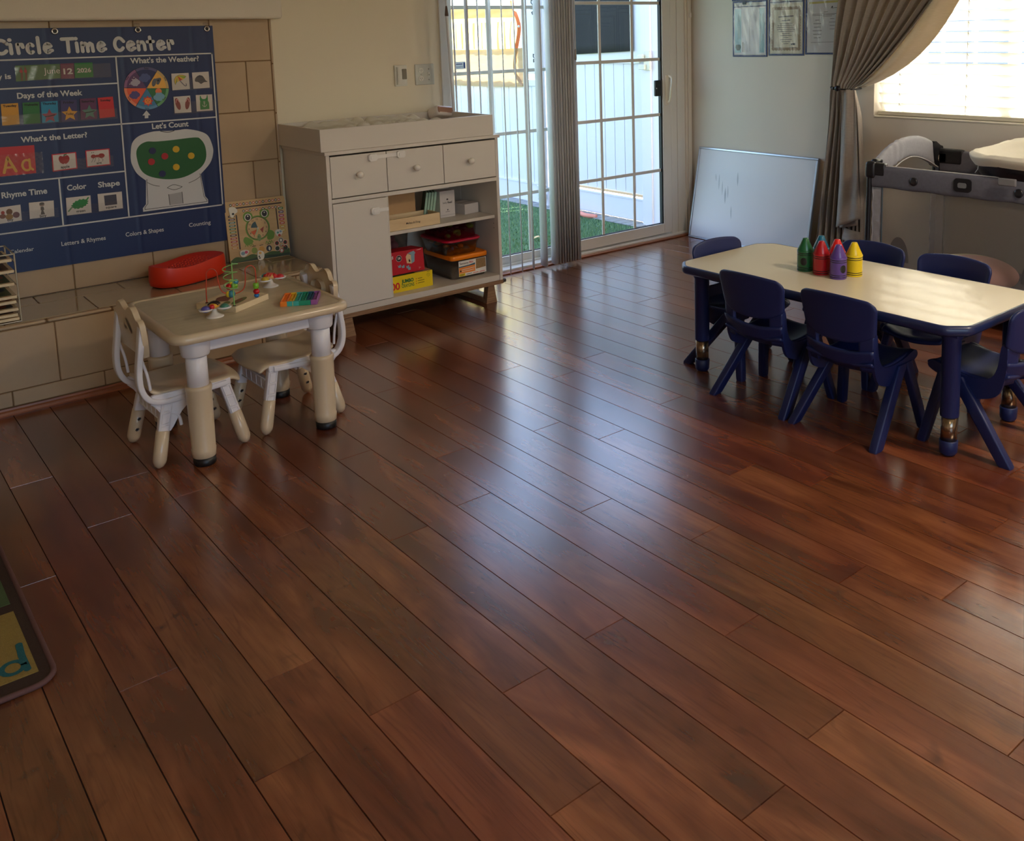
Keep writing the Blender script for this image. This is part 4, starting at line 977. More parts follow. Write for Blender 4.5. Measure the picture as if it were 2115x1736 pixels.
def kid_chair(label, loc, rz):
    t = thing('toddler_chair', label, 'chair', loc, rz, 'chairs at the cream activity table')
    w = MB(beige)                                            # seat: dished, turned down at the front
    def seat(u, v):
        x = -.145+.30*u; hw = .138-.012*(1-u)+.006*sin(pi*u); y = (2*v-1)*hw
        e = max(0, abs(2*v-1)-.72)/.28; f = max(0, u-.86)/.14; r = max(0, .12-u)/.12
        z = .262-.020*(1-(2*v-1)**2)*math.sin(pi*min(1, max(0, u*1.0)))**.8+.004*e-.012*e*e-.022*f*f+.014*r*r
        return (x+.018*(1-(2*v-1)**2)*(u**4), y, z)
    w.grid(22, 20, seat); o = w.build('seat', None, t); solid(o, .014, -1.0); subsurf(o, 1)
    w = MB(beige)                                            # backrest with two ears and a crescent grip hole
    half = [(0, .530), (.022, .536), (.045, .549), (.068, .552), (.090, .542), (.104, .524), (.115, .516), (.130, .516), (.143, .508), (.149, .488), (.147, .45), (.140, .415), (.128, .392), (.105, .385)]
    outl = spline([(a, b) for a, b in half]+[(-a, b) for a, b in half[::-1][:-1]], 3, True)
    hole = [(.047*cos(radians(a)), .470+.030*sin(radians(a))) for a in range(90, 451, 20)]
    hole = [(x, z+(.026*max(0, 1-(x/.032)**2) if z < .47 else 0)) for x, z in hole]
    i0 = min(range(len(outl)), key=lambda i: abs(outl[i][0])+(0 if outl[i][1] > .5 else 9))
    if sum(outl[i][0]*outl[(i+1) % len(outl)][1]-outl[(i+1) % len(outl)][0]*outl[i][1] for i in range(len(outl))) < 0: outl = outl[::-1]; i0 = len(outl)-1-i0
    hole = hole[:-1]
    if sum(hole[i][0]*hole[(i+1) % len(hole)][1]-hole[(i+1) % len(hole)][0]*hole[i][1] for i in range(len(hole))) > 0: hole = hole[::-1]
    j0 = max(range(len(hole)), key=lambda i: hole[i][1])
    key = outl[i0:]+outl[:i0]+[outl[i0]]+hole[j0:]+hole[:j0]+[hole[j0]]
    T = Matrix.Translation((-.150, 0, .385)) @ Matrix.Rotation(radians(-5), 4, 'Y') @ Matrix.Translation((0, 0, -.385)) @ Matrix.Rotation(pi/2, 4, 'Z')
    nk = len(key)
    w.add([(a, -.009, b) for a, b in key]+[(a, .009, b) for a, b in key], [tuple(range(nk)), tuple(range(2*nk-1, nk-1, -1))], 0, False, T)
    for loop in (outl, hole[::-1]):
        m_ = len(loop); ring_ = []
        w.add([(a, -.009, b) for a, b in loop]+[(a, .009, b) for a, b in loop], [(i, (i+1) % m_, (i+1) % m_+m_, i+m_) for i in range(m_)], 0, True, T)
    bk_ = w.build('backrest', None, t); smoothed(bk_, 50)
    for sy in (1, -1):
        w = MB(wplast); y = sy*.128                           # curved side frame carrying the backrest
        w.tube(spline([(-.158, y, .500), (-.170, y, .42), (-.182, y, .33), (-.176, y, .272), (-.150, y, .236), (-.10, y, .224), (0, y, .230), (.10, y, .236)], 5), 1.0, 12, sq=(.020, .034))
        w.box(-.150, .118, y-.009, y+.009, .226, .252, bev=.004)
        w.prism(spline([(-.150, .240), (-.06, .232), (.0, .226), (-.055, .175), (-.098, .115), (-.108, .145), (-.125, .185)], 3, True), y-.004, y+.004, 0, smooth=True)
        w.tube(spline([(-.150, y, .226), (-.115, y, .190), (-.070, y, .165), (-.060, y, .125)], 5), .006, 8)
        w.tube(spline([(-.172, y-.004*sy, .40), (-.155, y-.004*sy, .33), (-.148, y-.004*sy, .27)], 4), .005, 8)
        w.build('side_frame', None, t)
    for sx in (1, -1):
        w = MB(wplast); w.box(sx*.117-.006, sx*.117+.006, -.115, .115, .155, .196, bev=.003)
        for k_ in (-.07, -.024, .024, .07): w.box(sx*.117-.008, sx*.117+.008, k_-.002, k_+.002, .157, .194, bev=.001)
        w.box(sx*.117-.009, sx*.117+.009, -.115, .115, .192, .198, bev=.002); w.box(sx*.117-.009, sx*.117+.009, -.115, .115, .153, .158, bev=.002)
        w.build('cross_bar', None, t)
        for sy in (1, -1):
            top = Vector((sx*.096, sy*.118, .236)); bot = Vector((sx*.147, sy*.144, .020)); d_ = (bot-top)
            w = MB(wplast); w.tube([top, top+d_*.60], 1.0, 16, sq=(.038, .030))
            for f0, f1 in ((.06, .22), (.25, .40), (.44, .57)):
                for q in (1, -1): w.tube([top+d_*f0+Vector((0, sy*.0155, 0))+Vector((q*.012, 0, 0)), top+d_*f1+Vector((0, sy*.0155, 0))+Vector((q*.012, 0, 0))], .0022, 6)
                for ff in (f0, f1): w.tube([top+d_*ff+Vector((-.012, sy*.0155, 0)), top+d_*ff+Vector((.012, sy*.0155, 0))], .0022, 6)
            lg = w.build('leg', None, t)
            w = MB(beige); u_ = d_.normalized(); P_ = [top+d_*.52, top+d_*.525, top+d_*.9, top+d_*.96, bot, bot+u_*.012, bot+u_*.019]
            w.tube(P_, [.0205, .0225, .0232, .0226, .021, .0145, .004], 18); w.build('sleeve', None, lg)
            w = MB(blackf, chrome)
            for f_ in (.66, .84):
                c = top+d_*f_+Vector((0, -sy*.0225, 0)); w.cyl(c, c+Vector((0, -sy*.0012, 0)), .0045, None, 12, 0)
                w.tube([c+Vector((.006*cos(a_), 0, .006*sin(a_))) for a_ in (2*pi*i/12 for i in range(12))], .0014, 6, 1, closed=True)
            w.build('height_holes', None, lg)
    return t
kid_chair('small cream chair on the left side of the activity table', (.178, 3.423, 0), 0.02)
kid_chair('small cream chair on the right of the activity table beside the dresser', (.556, 3.440, 0), pi+.02)

# ---- toys on the activity table
zt = TH-.0035
def bead(w, c, r, mat, sc=(1, 1, 1)): w.sphere(c, r, mat, 14, 10, sc)
bz = thing('bead_maze', 'wooden bead maze with red and green wires on the activity table', 'toy', (.370, 3.411, zt), radians(30.4))
ply = wood('pale plywood', C(214, 190, 150), C(230, 210, 174), 0.45, 'X', 14, 8, bump=0)
w = MB(ply, cm('maze brown', 132, 70, 44), cm('maze olive', 112, 118, 60), cm('maze tan', 190, 148, 96))
w.box(-.09, .09, -.087, .087, 0, .022, 0, bev=.0012, seg=1)
TF = Matrix.Translation((0, 0, .0224)) @ Matrix.Rotation(-pi/2, 4, 'X')
w.flat(spline([(-.02, .0), (.03, .02), (.06, .055), (.03, .05), (-.01, .06), (-.05, .03), (-.035, -.005)], 4, True), 0, 1, TF)
w.flat(ell(.030, .040, .016, .009, 14, .5), -.0002, 3, TF); w.flat(ell(-.02, -.045, .05, .016, 16, .2), 0, 2, TF); w.flat(ell(-.02, -.042, .03, .009, 14, .2), -.0002, 1, TF)
w.flat(ell(-.055, -.02, .02, .012, 12, .6), -.0001, 2, TF)
w.build('base', None, bz)
rz_ = lambda p: Matrix.Rotation(-radians(30.4), 4, 'Z') @ Vector((p[0]-.370, p[1]-3.411, p[2]))
def W(s, h):  # along the line of the red wire
    a = Vector((.280, 3.418, 0)); b_ = Vector((.441, 3.363, 0)); q = a+(b_-a)*s; return rz_((q.x, q.y, .022+h))
w = MB(pm('orange red wire', C(186, 62, 28), 0.35, coat=0.3))
pts = [W(0, -.004), W(.005, .05), W(.03, .09)]+[W(.137+.108*cos(radians(a)), .098+.024*sin(radians(a))) for a in range(165, -1, -15)]+[W(.255, .075), W(.30, .040), W(.40, .026), W(.53, .022), W(.66, .026), W(.76, .040), W(.80, .075)]+[W(.905+.105*cos(radians(a)), .098+.022*sin(radians(a))) for a in range(170, -1, -17)]+[W(1.01, .06), W(1.0, -.004)]
w.tube(spline(pts, 3), .0021, 8); w.build('red_wire', None, bz)
w = MB(pm('green wire', C(128, 178, 98), 0.35, coat=0.3)); g0 = Vector((.338, 3.307, .022))
gp = [(g0.x, g0.y, .018), (g0.x+.001, g0.y, .10), (g0.x+.002, g0.y, .170), (g0.x+.006, g0.y-.001, .1735), (g0.x+.022, g0.y-.006, .172)]
w.tube(spline([rz_(p) for p in gp], 4), .0024, 8)
hp = []
for i in range(0, 76):
    a = radians(-20)+2*pi*i/25.3; hp.append(rz_((g0.x-.002+.024*cos(a), g0.y+.012+.020*sin(a), .172-.0295*i/25.3*1.0-.002)))
w.tube(hp, .0020, 8); w.build('green_wire', None, bz)
rb = cm('bead red', 186, 22, 34, .25); bb = cm('bead blue', 36, 110, 178, .25); gb = cm('bead green', 124, 182, 50, .25); yb = cm('bead yellow', 226, 200, 50, .25); tb = cm('bead teal', 70, 140, 160, .25)
for s, h, r, m_, sc in ((1.0, .007, .0095, bb, (1, 1, .8)), (1.0, .0215, .0115, rb, (1, 1, .95)), (.50, .0225, .0135, tb, (1, 1, 1)), (.43, .0225, .0095, yb, (.7, 1.1, 1.2)), (.455, .050, .0105, rb, (1, 1, 1)), (.57, .052, .0125, gb, (1, 1, .9)), (.60, .066, .010, tb, (1, 1, 1)), (.50, .068, .007, yb, (.8, .8, 1.4))):
    w = MB(m_); bead(w, W(s, h), r, 0, sc); w.build('bead', None, bz)
w = MB(gb); p = W(1.0, .033); w.lathe([(.009, 0), (.010, .001), (.010, .019), (.009, .02)], 16, 0, Matrix.Translation(p)); w.build('bead', None, bz)
w = MB(blackf)
for q in (W(0, 0), rz_((g0.x, g0.y, .022)), W(1, 0)): w.lathe([(.006, 0), (.004, .002)], 12, 0, Matrix.Translation(q))
w.build('wire_socket', None, bz)
def spinner(label, loc, rz, cols, body):
    t = thing('suction_spinner', label, 'toy', loc, rz, 'suction spinner toys on the activity table')
    w = MB(pm('milky silicone', C(224, 216, 206), 0.35)); w.lathe([(.030, 0), (.031, .0015), (.022, .006), (.011, .014), (.008, .024), (.008, .032)], 24); w.build('suction_base', None, t)
    for k_, col in enumerate(cols):
        a = 2*pi*k_/len(cols)+.5; c = Vector((.036*cos(a), .036*sin(a), .034))
        w = MB(wplast); w.lathe([(.006, -.004), (.021, -.004), (.0235, 0), (.0225, .0025), (.019, .001), (.004, .0)], 22, 0, Matrix.Translation(c)); w.box(-.001, .03, -.006, .006, -.004, .001, T=Matrix.Translation((0, 0, .034)) @ Matrix.Rotation(a, 4, 'Z'), bev=.002)
        d_ = w.build('petal_dish', None, t)
        w = MB(col); w.sphere(c+Vector((0, 0, .0005)), .0155, 0, 16, 8, (1, 1, .78)); w.build('pop_dome', None, d_)
    w = MB(*body); w.sphere((0, 0, .040), .0185, 0, 16, 8, (1.25, 1, .6))
    for x in (-.010, .0, .010): w.tube([(x, .0185*cos(a), .0405+.0115*sin(a)) for a in (radians(q) for q in range(15, 166, 15))], .0022, 6, 1)
    w.sphere((.020, 0, .042), .0095, 1, 12, 8); w.sphere((-.020, 0, .040), .009, 2, 12, 8)
    w.build('insect_body', None, t); return t
spinner('white suction spinner with bee near the left of the bead maze', (.266, 3.300, zt), .9, (cm('olive dome', 120, 132, 40, .3), cm('violet dome', 84, 80, 152, .3), cm('teal dome', 70, 130, 110, .3)), (cm('bee yellow', 226, 166, 60, .3), cm('bee black', 34, 28, 34, .3), cm('bee red', 200, 40, 44, .3)))
spinner('white suction spinner with red and teal domes behind the bead maze', (.572, 3.560, zt), -.9, (cm('coral dome', 204, 42, 52, .3), cm('turquoise dome', 70, 170, 180, .3), cm('ochre dome', 190, 160, 50, .3)), (cm('ladybug tan', 220, 170, 110, .3), cm('ladybug red', 206, 44, 48, .3), cm('ladybug red', 206, 44, 48, .3)))
pi_ = thing('pop_toy', 'rainbow push pop fidget board on the activity table', 'toy', (.568, 3.272, zt), radians(-30))
cols = [cm('pop orange', 238, 128, 34, .4), cm('pop yellow', 222, 178, 38, .4), cm('pop teal', 60, 168, 160, .4), cm('pop green', 24, 142, 108, .4), cm('pop navy', 26, 82, 110, .4), cm('pop violet', 150, 84, 150, .4)]
w = MB(*cols); HX_, HY_ = .0625, .064
for i in range(6):
    x0 = -HX_+2*HX_*i/6; x1 = x0+2*HX_/6; m_ = cols[i]
    w.box(x0+.0015, x1-.0015, -HY_+.003, HY_-.003, 0, .009, m_)
    w.box(x0-.001, x0+.0015, -HY_, HY_, 0, .017, cols[max(0, i-1)], bev=.001)
    sm_ = cols[i] if i in (0, 5) else cols[3 if i > 2 else 2]
    for s in (1, -1): w.box(x0, x1, s*(HY_-.0025)-.0025, s*(HY_-.0025)+.0025, 0, .018, m_ if s > 0 else sm_, bev=.0015)
for s, m_ in ((-1, cols[0]), (1, cols[5])): w.box(s*HX_-.003, s*HX_+.003, -HY_, HY_, 0, .018, m_, bev=.0025)
w.build('frame', None, pi_)
for i in range(6):
    w = MB(cols[i])
    for j in range(6): w.sphere((-HX_+2*HX_*(i+.5)/6, -HY_+2*HY_*(j+.5)/6, .008), .0085, 0, 12, 8, (1, 1, .75))
    w.build('bubble_row', None, pi_)

# ================================================================== THINGS ON THE HEARTH
red_f = pm('red silicone', C(222, 52, 22), 0.42, var=0.06, scale=20, bump=0.05)
rs_ = thing('balance_cushion', 'red wavy topped balance cushion lying on the tiled hearth', 'cushion', (.525, 4.415, HZ), radians(22))
w = MB(red_f); LA, LB = .185, .098
def pilrim(a, k, zz): 
    e = .78; ca, sa = cos(a), sin(a); return (LA*k*math.copysign(abs(ca)**e, ca), LB*k*math.copysign(abs(sa)**e, sa), zz)
def top_z(x): return .090+.006*sin(2.2*pi*(x/LA*.5+.02))*1.0+.010*max(0, x/LA)**2+.012*max(0, -x/LA)**1.5
vs = []; fs = []; K_ = [(.90, 'b', .004), (.975, 'b', .010), (1.0, 'b', .030), (.985, 't', -.014), (.965, 't', -.002), (.92, 't', -.001), (.75, 't', -.010), (.5, 't', -.013), (.25, 't', -.014)]
nn = 48
for k_, kind, dz in K_:
    for j in range(nn):
        x, y, _ = pilrim(2*pi*j/nn, k_, 0); vs.append((x, y, dz if kind == 'b' else top_z(x)+dz))
vs.append((0, 0, .004)); vs.append((0, 0, top_z(0)-.014))
for i in range(len(K_)-1): fs += [(i*nn+j, i*nn+(j+1) % nn, (i+1)*nn+(j+1) % nn, (i+1)*nn+j) for j in range(nn)]
fs += [((j+1) % nn, j, len(vs)-2) for j in range(nn)]+[((len(K_)-1)*nn+j, (len(K_)-1)*nn+(j+1) % nn, len(vs)-1) for j in range(nn)]
w.add(vs, fs, 0, True); smoothed(w.build('body', None, rs_), 60)
w = MB(pm('red nub', C(228, 70, 40), 0.3)); rr_ = random.Random(5)
for i in range(14):
    for j in range(7):
        x = -LA*.72+LA*1.44*i/13; y = -LB*.62+LB*1.24*j/6+(.007 if i % 2 else 0)
        if (x/LA)**2+(y/LB)**2 < .62: w.sphere((x, y, top_z(x)-.0125), .0042, 0, 8, 5, (1, 1, .7))
w.build('nub_field', None, rs_)
w = MB(blackf); w.lathe([(.9, 0), (.93, .005)], 40, 0, Matrix.Diagonal((LA, LB, 1, 1))); w.build('sole', None, rs_)
# calendar clock board
cb = thing('calendar_board', 'wooden frog clock calendar board leaning on the tiles', 'calendar', (.922, 4.570, HZ), radians(-6), rot=(radians(-7), 0, radians(-4)))
bw = wood('board wood', C(196, 158, 104), C(216, 180, 128), 0.5, 'X', 12, 6, bump=0)
fg = cm('frog green', 104, 142, 42); dk = cm('slot dark', 62, 36, 20); cbk = cm('board ink', 34, 28, 26); crd = cm('board red', 190, 70, 52); cwh = cm('board white', 228, 222, 206)
w = MB(bw); w.prism(rrect(-.148, .148, 0, .302, .012), -.006, .006, 0); w.build('board', None, cb)
w = MB(fg, dk, cbk, crd, cwh); d_ = -.0064
gr1 = cm('hill green', 66, 92, 34); gr2 = cm('hill dark', 40, 60, 30)
w.flat([(-.146, .002), (.146, .002), (.146, .030)]+spline([(.146, .034), (.12, .046), (.09, .030), (.05, .034), (.0, .022), (-.04, .034), (-.08, .024), (-.12, .030), (-.146, .014)], 4), d_, gr1)
w.flat([(-.146, .002), (.146, .002)]+spline([(.146, .016), (.08, .014), (.02, .02), (-.06, .010), (-.146, .006)], 4), d_-.0002, gr2)
for i in range(16):
    x = -.118+.0158*i; w.flat(ell(x, .285, .0062, .0070, 12), d_, cbk if i % 2 == 0 else crd); w.flat(ell(x, .285, .0032, .0038, 8), d_-.0002, cwh)
    if 3 < i: w.flat(ell(x-.004, .250, .0062, .0066, 12), d_, cbk if i % 2 == 0 else crd); w.flat(ell(x-.004, .250, .0036, .0038, 8), d_-.0002, cwh)
w.stroke([(-.105, .268), (.128, .268)], .007, d_, dk); w.stroke([(-.096, .232), (-.096, .068)], .007, d_, dk); w.stroke([(.100, .240), (.100, .130)], .006, d_, dk)
for i, c_ in enumerate(((60, 30, 44), (74, 44, 60), (20, 96, 92), (34, 92, 76), (50, 104, 56), (100, 124, 60), (70, 36, 40), (176, 62, 60), (178, 50, 40), (190, 100, 50), (206, 140, 60))):
    w.flat(rrect(-.136, -.104, .226-.0155*i, .235-.0155*i, .004, 3), d_, cm('month%d' % i, *c_)); w.flat(rrect(-.130, -.110, .229-.0155*i, .232-.0155*i, .0014, 2), d_-.0002, cwh)
for i, c_ in enumerate(((56, 110, 50), (84, 60, 104), (184, 50, 104), (196, 34, 44), (200, 74, 46), (206, 160, 50), (206, 170, 60))):
    w.flat(rrect(.110, .136, .235-.0185*i, .247-.0185*i, .005, 3), d_, cm('week%d' % i, *c_)); w.flat(rrect(.115, .131, .239-.0185*i, .243-.0185*i, .0018, 2), d_-.0002, cwh)
w.flat(ell(.0, .158, .060, .062, 30), d_, fg); w.flat(ell(-.042, .218, .024, .026, 20), d_, fg); w.flat(ell(.040, .226, .024, .026, 20), d_, fg)
w.flat(spline([(-.062, .122), (-.076, .106), (-.066, .085), (-.045, .082), (-.028, .098)], 4, True), d_, fg); w.flat(spline([(.055, .14), (.078, .126), (.072, .098), (.05, .092), (.04, .104)], 4, True), d_, fg)
for x in (-.064, -.052, -.036, .036, .05, .06): w.stroke([(x, .088), (x-.006, .074)], .003, d_, fg); w.stroke([(x, .086), (x+.007, .075)], .003, d_, fg)
for x, z in ((-.042, .216), (.040, .225)): w.flat(ell(x, z, .0165, .0180, 18), d_-.0002, cwh); w.flat(ell(x, z, .0125, .0145, 16), d_-.0004, cbk); w.flat(ell(x, z+.006, .003, .004, 8), d_-.0006, cwh)
w.flat(ell(.0, .158, .0535, .0555, 32), d_-.0002, cbk); w.flat(ell(.0, .158, .0515, .0535, 32), d_-.0004, bw)
for k_ in range(1, 13): w.text(str(k_), .043*sin(pi*k_/6), .158+.044*cos(pi*k_/6)-.004, .008, d_-.0006, cbk, align='CENTER', bold=.02)
w.flat([(0, .160)]+arc(0, .160, .033, 105, 175, 6), d_-.0006, cm('day teal', 36, 72, 80)); w.flat([(-.004, .152)]+arc(-.004, .152, .032, 195, 240, 5), d_-.0006, cm('day orange', 206, 90, 40)); w.flat([(.010, .150), (.030, .162), (.022, .130)], d_-.0006, cm('day red', 150, 50, 34))
w.flat(ell(.002, .110, .010, .018, 12), d_-.0005, cm('belly', 120, 140, 84))
for i, c_ in enumerate(((130, 150, 60), (206, 150, 60), (24, 34, 56))): w.flat(ell(-.028+.036*i, .050, .014, .0155, 18), d_, cm('season%d' % i, *c_)); w.stroke([(-.036+.036*i, .071), (-.020+.036*i, .072)], .003, d_, cbk)
w.flat(ell(.046, .049, .005, .010, 10), d_-.0002, cwh)
for k_ in range(6):
    x, z = .106+.024*cos(pi*k_/3+.5), .056+.026*sin(pi*k_/3+.5); w.flat(ell(x, z, .0125, .0135, 16), d_, cwh); w.flat(ell(x, z, .0108, .0116, 16), d_-.0002, cm('leafring', 78, 50, 30) if k_ % 2 else crd); w.flat(ell(x, z, .007, .008, 12), d_-.0004, cwh if k_ in (1, 4) else gr2)
w.build('printed_picture', None, cb)
w = MB(crd, cwh); w.tube([(.106, -.010, .056), (.125, -.010, .046)], 1.0, 8, 0, sq=(.012, .004)); w.lathe([(.006, 0), (.004, .004)], 12, 1, Matrix.Translation((.106, -.0085, .056)) @ Matrix.Rotation(pi/2, 4, 'X')); w.build('weather_pointer', None, cb)
w = MB(cwh, cm('hand peg', 180, 196, 150)); w.tube([(0, -.009, .158), (-.012, -.009, .128)], 1.0, 8, 1, sq=(.006, .002)); w.lathe([(.004, 0), (.003, .003)], 10, 0, Matrix.Translation((0, -.0085, .158)) @ Matrix.Rotation(pi/2, 4, 'X')); w.build('clock_hands', None, cb)
for nm, P_, m_, dots in (('panda_slider', [(-.130, .272), (-.110, .276), (-.094, .266), (-.090, .250), (-.104, .240), (-.112, .226), (-.124, .228), (-.128, .248)], cwh, ((-.112, .242, .006, cbk),)),
                         ('bird_slider', [(-.098, .056), (-.074, .060), (-.056, .052), (-.066, .036), (-.082, .026), (-.098, .034)], cwh, ((-.086, .044, .010, cm('bird blue', 130, 160, 170)), (-.070, .048, .008, cm('bird pink', 200, 80, 110)))),
                         ('bee_slider', [(-.014, .044), (.008, .042), (.016, .024), (.010, .004), (-.006, -.002), (-.018, .010)], cwh, ((-.010, .018, .004, cbk), (-.008, .010, .004, cbk), (-.004, .034, .007, cm('bee gold', 220, 170, 80)))),
                         ('butterfly_slider', [(.084, .134), (.104, .138), (.118, .126), (.112, .110), (.092, .104), (.082, .118)], cwh, ((.094, .122, .006, cm('wing teal', 90, 160, 150)), (.108, .126, .006, cm('wing blue', 130, 160, 180)), (.100, .108, .007, crd)))):
    w = MB(m_); w.prism(spline(P_, 4, True), -.0125, -.0085, 0)
    for x, z, r, mm in dots: w.flat(ell(x, z, r, r*.9, 12), -.0128, mm)
    w.build(nm, None, cb)
# puzzle rack at the left edge
ra = thing('puzzle_rack', 'metal rack of wooden puzzles at the left edge of the hearth', 'rack', (-.30, 4.315, HZ))
wire = pm('rack wire', C(196, 184, 160), 0.35, metal=0.6)
w = MB(wire)
for x in (.118, -.118):
    for y in (-.100, .105): w.tube([(x, y, .003), (x, y, .275)], .0032, 8)
    w.tube([(x, -.100, .004), (x, .105, .004)], .003, 8); w.tube([(x, -.100, .273), (x, .105, .273)], .003, 8)
for y in (-.100, .105): w.tube([(-.118, y, .004), (.118, y, .004)], .003, 8); w.tube([(-.118, y, .273), (.118, y, .273)], .003, 8)
w.build('wire_frame', None, ra)
LV = (.010, .026, .048, .078, .098, .150, .200, .245)
w = MB(wire)
for z in LV:
    for x in (.118, -.118): w.tube([(x, -.100, z-.003), (x, .105, z-.003)], .0024, 6)
w.build('shelf_wire', None, ra)
pz = [cm('puzzle green', 66, 84, 48), cm('puzzle brown', 110, 72, 50), cm('puzzle dark', 40, 42, 46), cm('puzzle rust', 150, 72, 44), cm('puzzle olive', 96, 104, 60)]
for i, z in enumerate(LV):
    w = MB(ply, *pz); w.box(-.113, .112-.004*(i % 2), -.104, .098, 0, .0115, 0, bev=.0015, seg=1)
    TQ = Matrix.Translation((0, 0, .0118)) @ Matrix.Rotation(-pi/2, 4, 'X')
    w.flat(rrect(-.10, .098, -.085, .088, .01, 3), 0, pz[i % 5], TQ); w.flat(ell(.05, -.05, .03, .025, 14), -.0003, pz[(i+1) % 5], TQ); w.flat(ell(-.02, -.02, .04, .03, 14), -.0003, pz[(i+2) % 5], TQ); w.flat(ell(.07, .03, .02, .035, 12), -.0003, pz[(i+3) % 5], TQ)
    nth = ('lowest', 'second from the bottom', 'third from the bottom', 'fourth from the bottom', 'fourth from the top', 'third from the top', 'second from the top', 'topmost')[i]
    tag(w.build('wooden_puzzle', loc=(-.30, 4.315, HZ+z)), 'wooden puzzle board in the metal rack, '+nth, 'puzzle', 'wooden puzzles in the rack')
# ================================================================== WHITE DRESSER AND WHAT IT HOLDS
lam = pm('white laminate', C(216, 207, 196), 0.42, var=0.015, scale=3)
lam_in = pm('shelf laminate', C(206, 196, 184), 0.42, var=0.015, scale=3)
oak = wood('oak base', C(118, 84, 58), C(160, 124, 90), 0.5, 'X', 22, 16)
DR = (1.58, 4.37, 0)
dr = thing('dresser', 'white changing dresser with three drawers and open shelves', 'dresser', DR)
X0, X1, YF, YK = 1.095, 2.066, 4.130, 4.622
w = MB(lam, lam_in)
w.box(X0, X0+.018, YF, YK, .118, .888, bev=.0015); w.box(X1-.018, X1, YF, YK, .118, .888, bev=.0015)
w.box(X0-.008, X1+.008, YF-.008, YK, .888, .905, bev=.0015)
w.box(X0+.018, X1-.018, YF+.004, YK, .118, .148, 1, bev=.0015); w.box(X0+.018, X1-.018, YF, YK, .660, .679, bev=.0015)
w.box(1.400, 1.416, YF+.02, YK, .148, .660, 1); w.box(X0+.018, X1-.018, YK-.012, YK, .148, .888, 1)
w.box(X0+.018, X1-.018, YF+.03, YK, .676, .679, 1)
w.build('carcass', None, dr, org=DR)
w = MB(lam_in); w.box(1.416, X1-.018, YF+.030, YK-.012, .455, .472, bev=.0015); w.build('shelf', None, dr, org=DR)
knob = pm('white knob', C(232, 224, 212), 0.12, coat=0.5)
for x0, x1, kx in ((1.1155, 1.4055, 1.253), (1.4095, 1.7255, 1.5615), (1.7295, 2.0460, 1.8805)):
    w = MB(lam); w.box(x0, x1, YF-.001, YF+.018, .684, .8795, bev=.0018); w.box(x0+.01, x1-.01, YF+.018, YF+.36, .70, .86)
    d = w.build('drawer', None, dr, org=DR)
    w = MB(knob); T = Matrix.Translation((kx, YF-.001, .785)) @ Matrix.Rotation(pi/2, 4, 'X')
    w.lathe([(.009, 0), (.0075, .004), (.007, .012), (.012, .017), (.0165, .023), (.017, .028), (.0145, .034), (.008, .038), (.001, .0392)], 22, 0, T); w.build('knob', None, d, org=DR)
w = MB(lam); w.box(1.1155, 1.3985, YF-.001, YF+.018, .1515, .6565, bev=.0018); w.build('cupboard_door', None, dr, org=DR)
w = MB(oak); w.box(X0+.004, X1+.004, YF+.002, YK, .096, .118, bev=.002); w.build('base_frame', None, dr, org=DR)
for s in (-1, 1):
    w = MB(oak); c = 1.58+s*.416
    def post(y0, y1):
        q = [(c-.019, .096), (c+.019, .096), (c+.034+.0*s, 0), (c-.034, 0)]; w.prism(q, y0, y1)
    post(YF+.012, YF+.05); post(YK-.07, YK-.03); w.box(c-.032, c+.032, YF+.05, YK-.07, 0, .030, bev=.002)
    w.build('sled_leg', None, dr, org=DR)
w = MB(pm('steel bolt', C(120, 116, 112), 0.3, metal=0.9)); w.cyl((X1+.004, YF+.02, .107), (X1+.026, YF+.02, .107), .008)
for x in (.008, .016, .024): w.cyl((X1+x, YF+.02, .107), (X1+x+.003, YF+.02, .107), .011)
w.build('corner_bolt', None, dr, org=DR)
w = MB(pm('shelf pin', C(90, 84, 78), 0.4))
for z in (.40, .425): w.cyl((X1-.0185, YF+.04, z), (X1-.019, YF+.04, z), .003)
w.build('pin_hole', None, dr, org=DR)
lockm = pm('lock plastic', C(236, 232, 226), 0.25, coat=0.2)
for j, (lx, lz, s0, s1, lab) in enumerate(((1.330, .858, 1.345, 1.4075, 'white child lock stuck on the left drawer'), (1.482, .8595, 1.4075, 1.466, 'white child lock stuck on the middle drawer'), (1.328, .599, 1.343, 1.402, 'white child lock stuck on the cupboard door'))):
    t = thing('child_lock', lab, 'child lock', (lx, YF-.001, lz), group='child locks on the dresser')
    w = MB(lockm); w.prism(rrect(-.022, .022, -.017, .017, .011, 5), -.016, -.0005, smooth=True); w.prism(rrect(-.013, .013, -.009, .009, .006, 4), -.019, -.016); w.build('lock_pad', None, t)
    w = MB(film, lockm); a, b_ = sorted((s0-lx, s1-lx)); w.box(a, b_, -.006, -.0045, -.009, .009, 1, bev=.0005); w.build('strap', None, t)
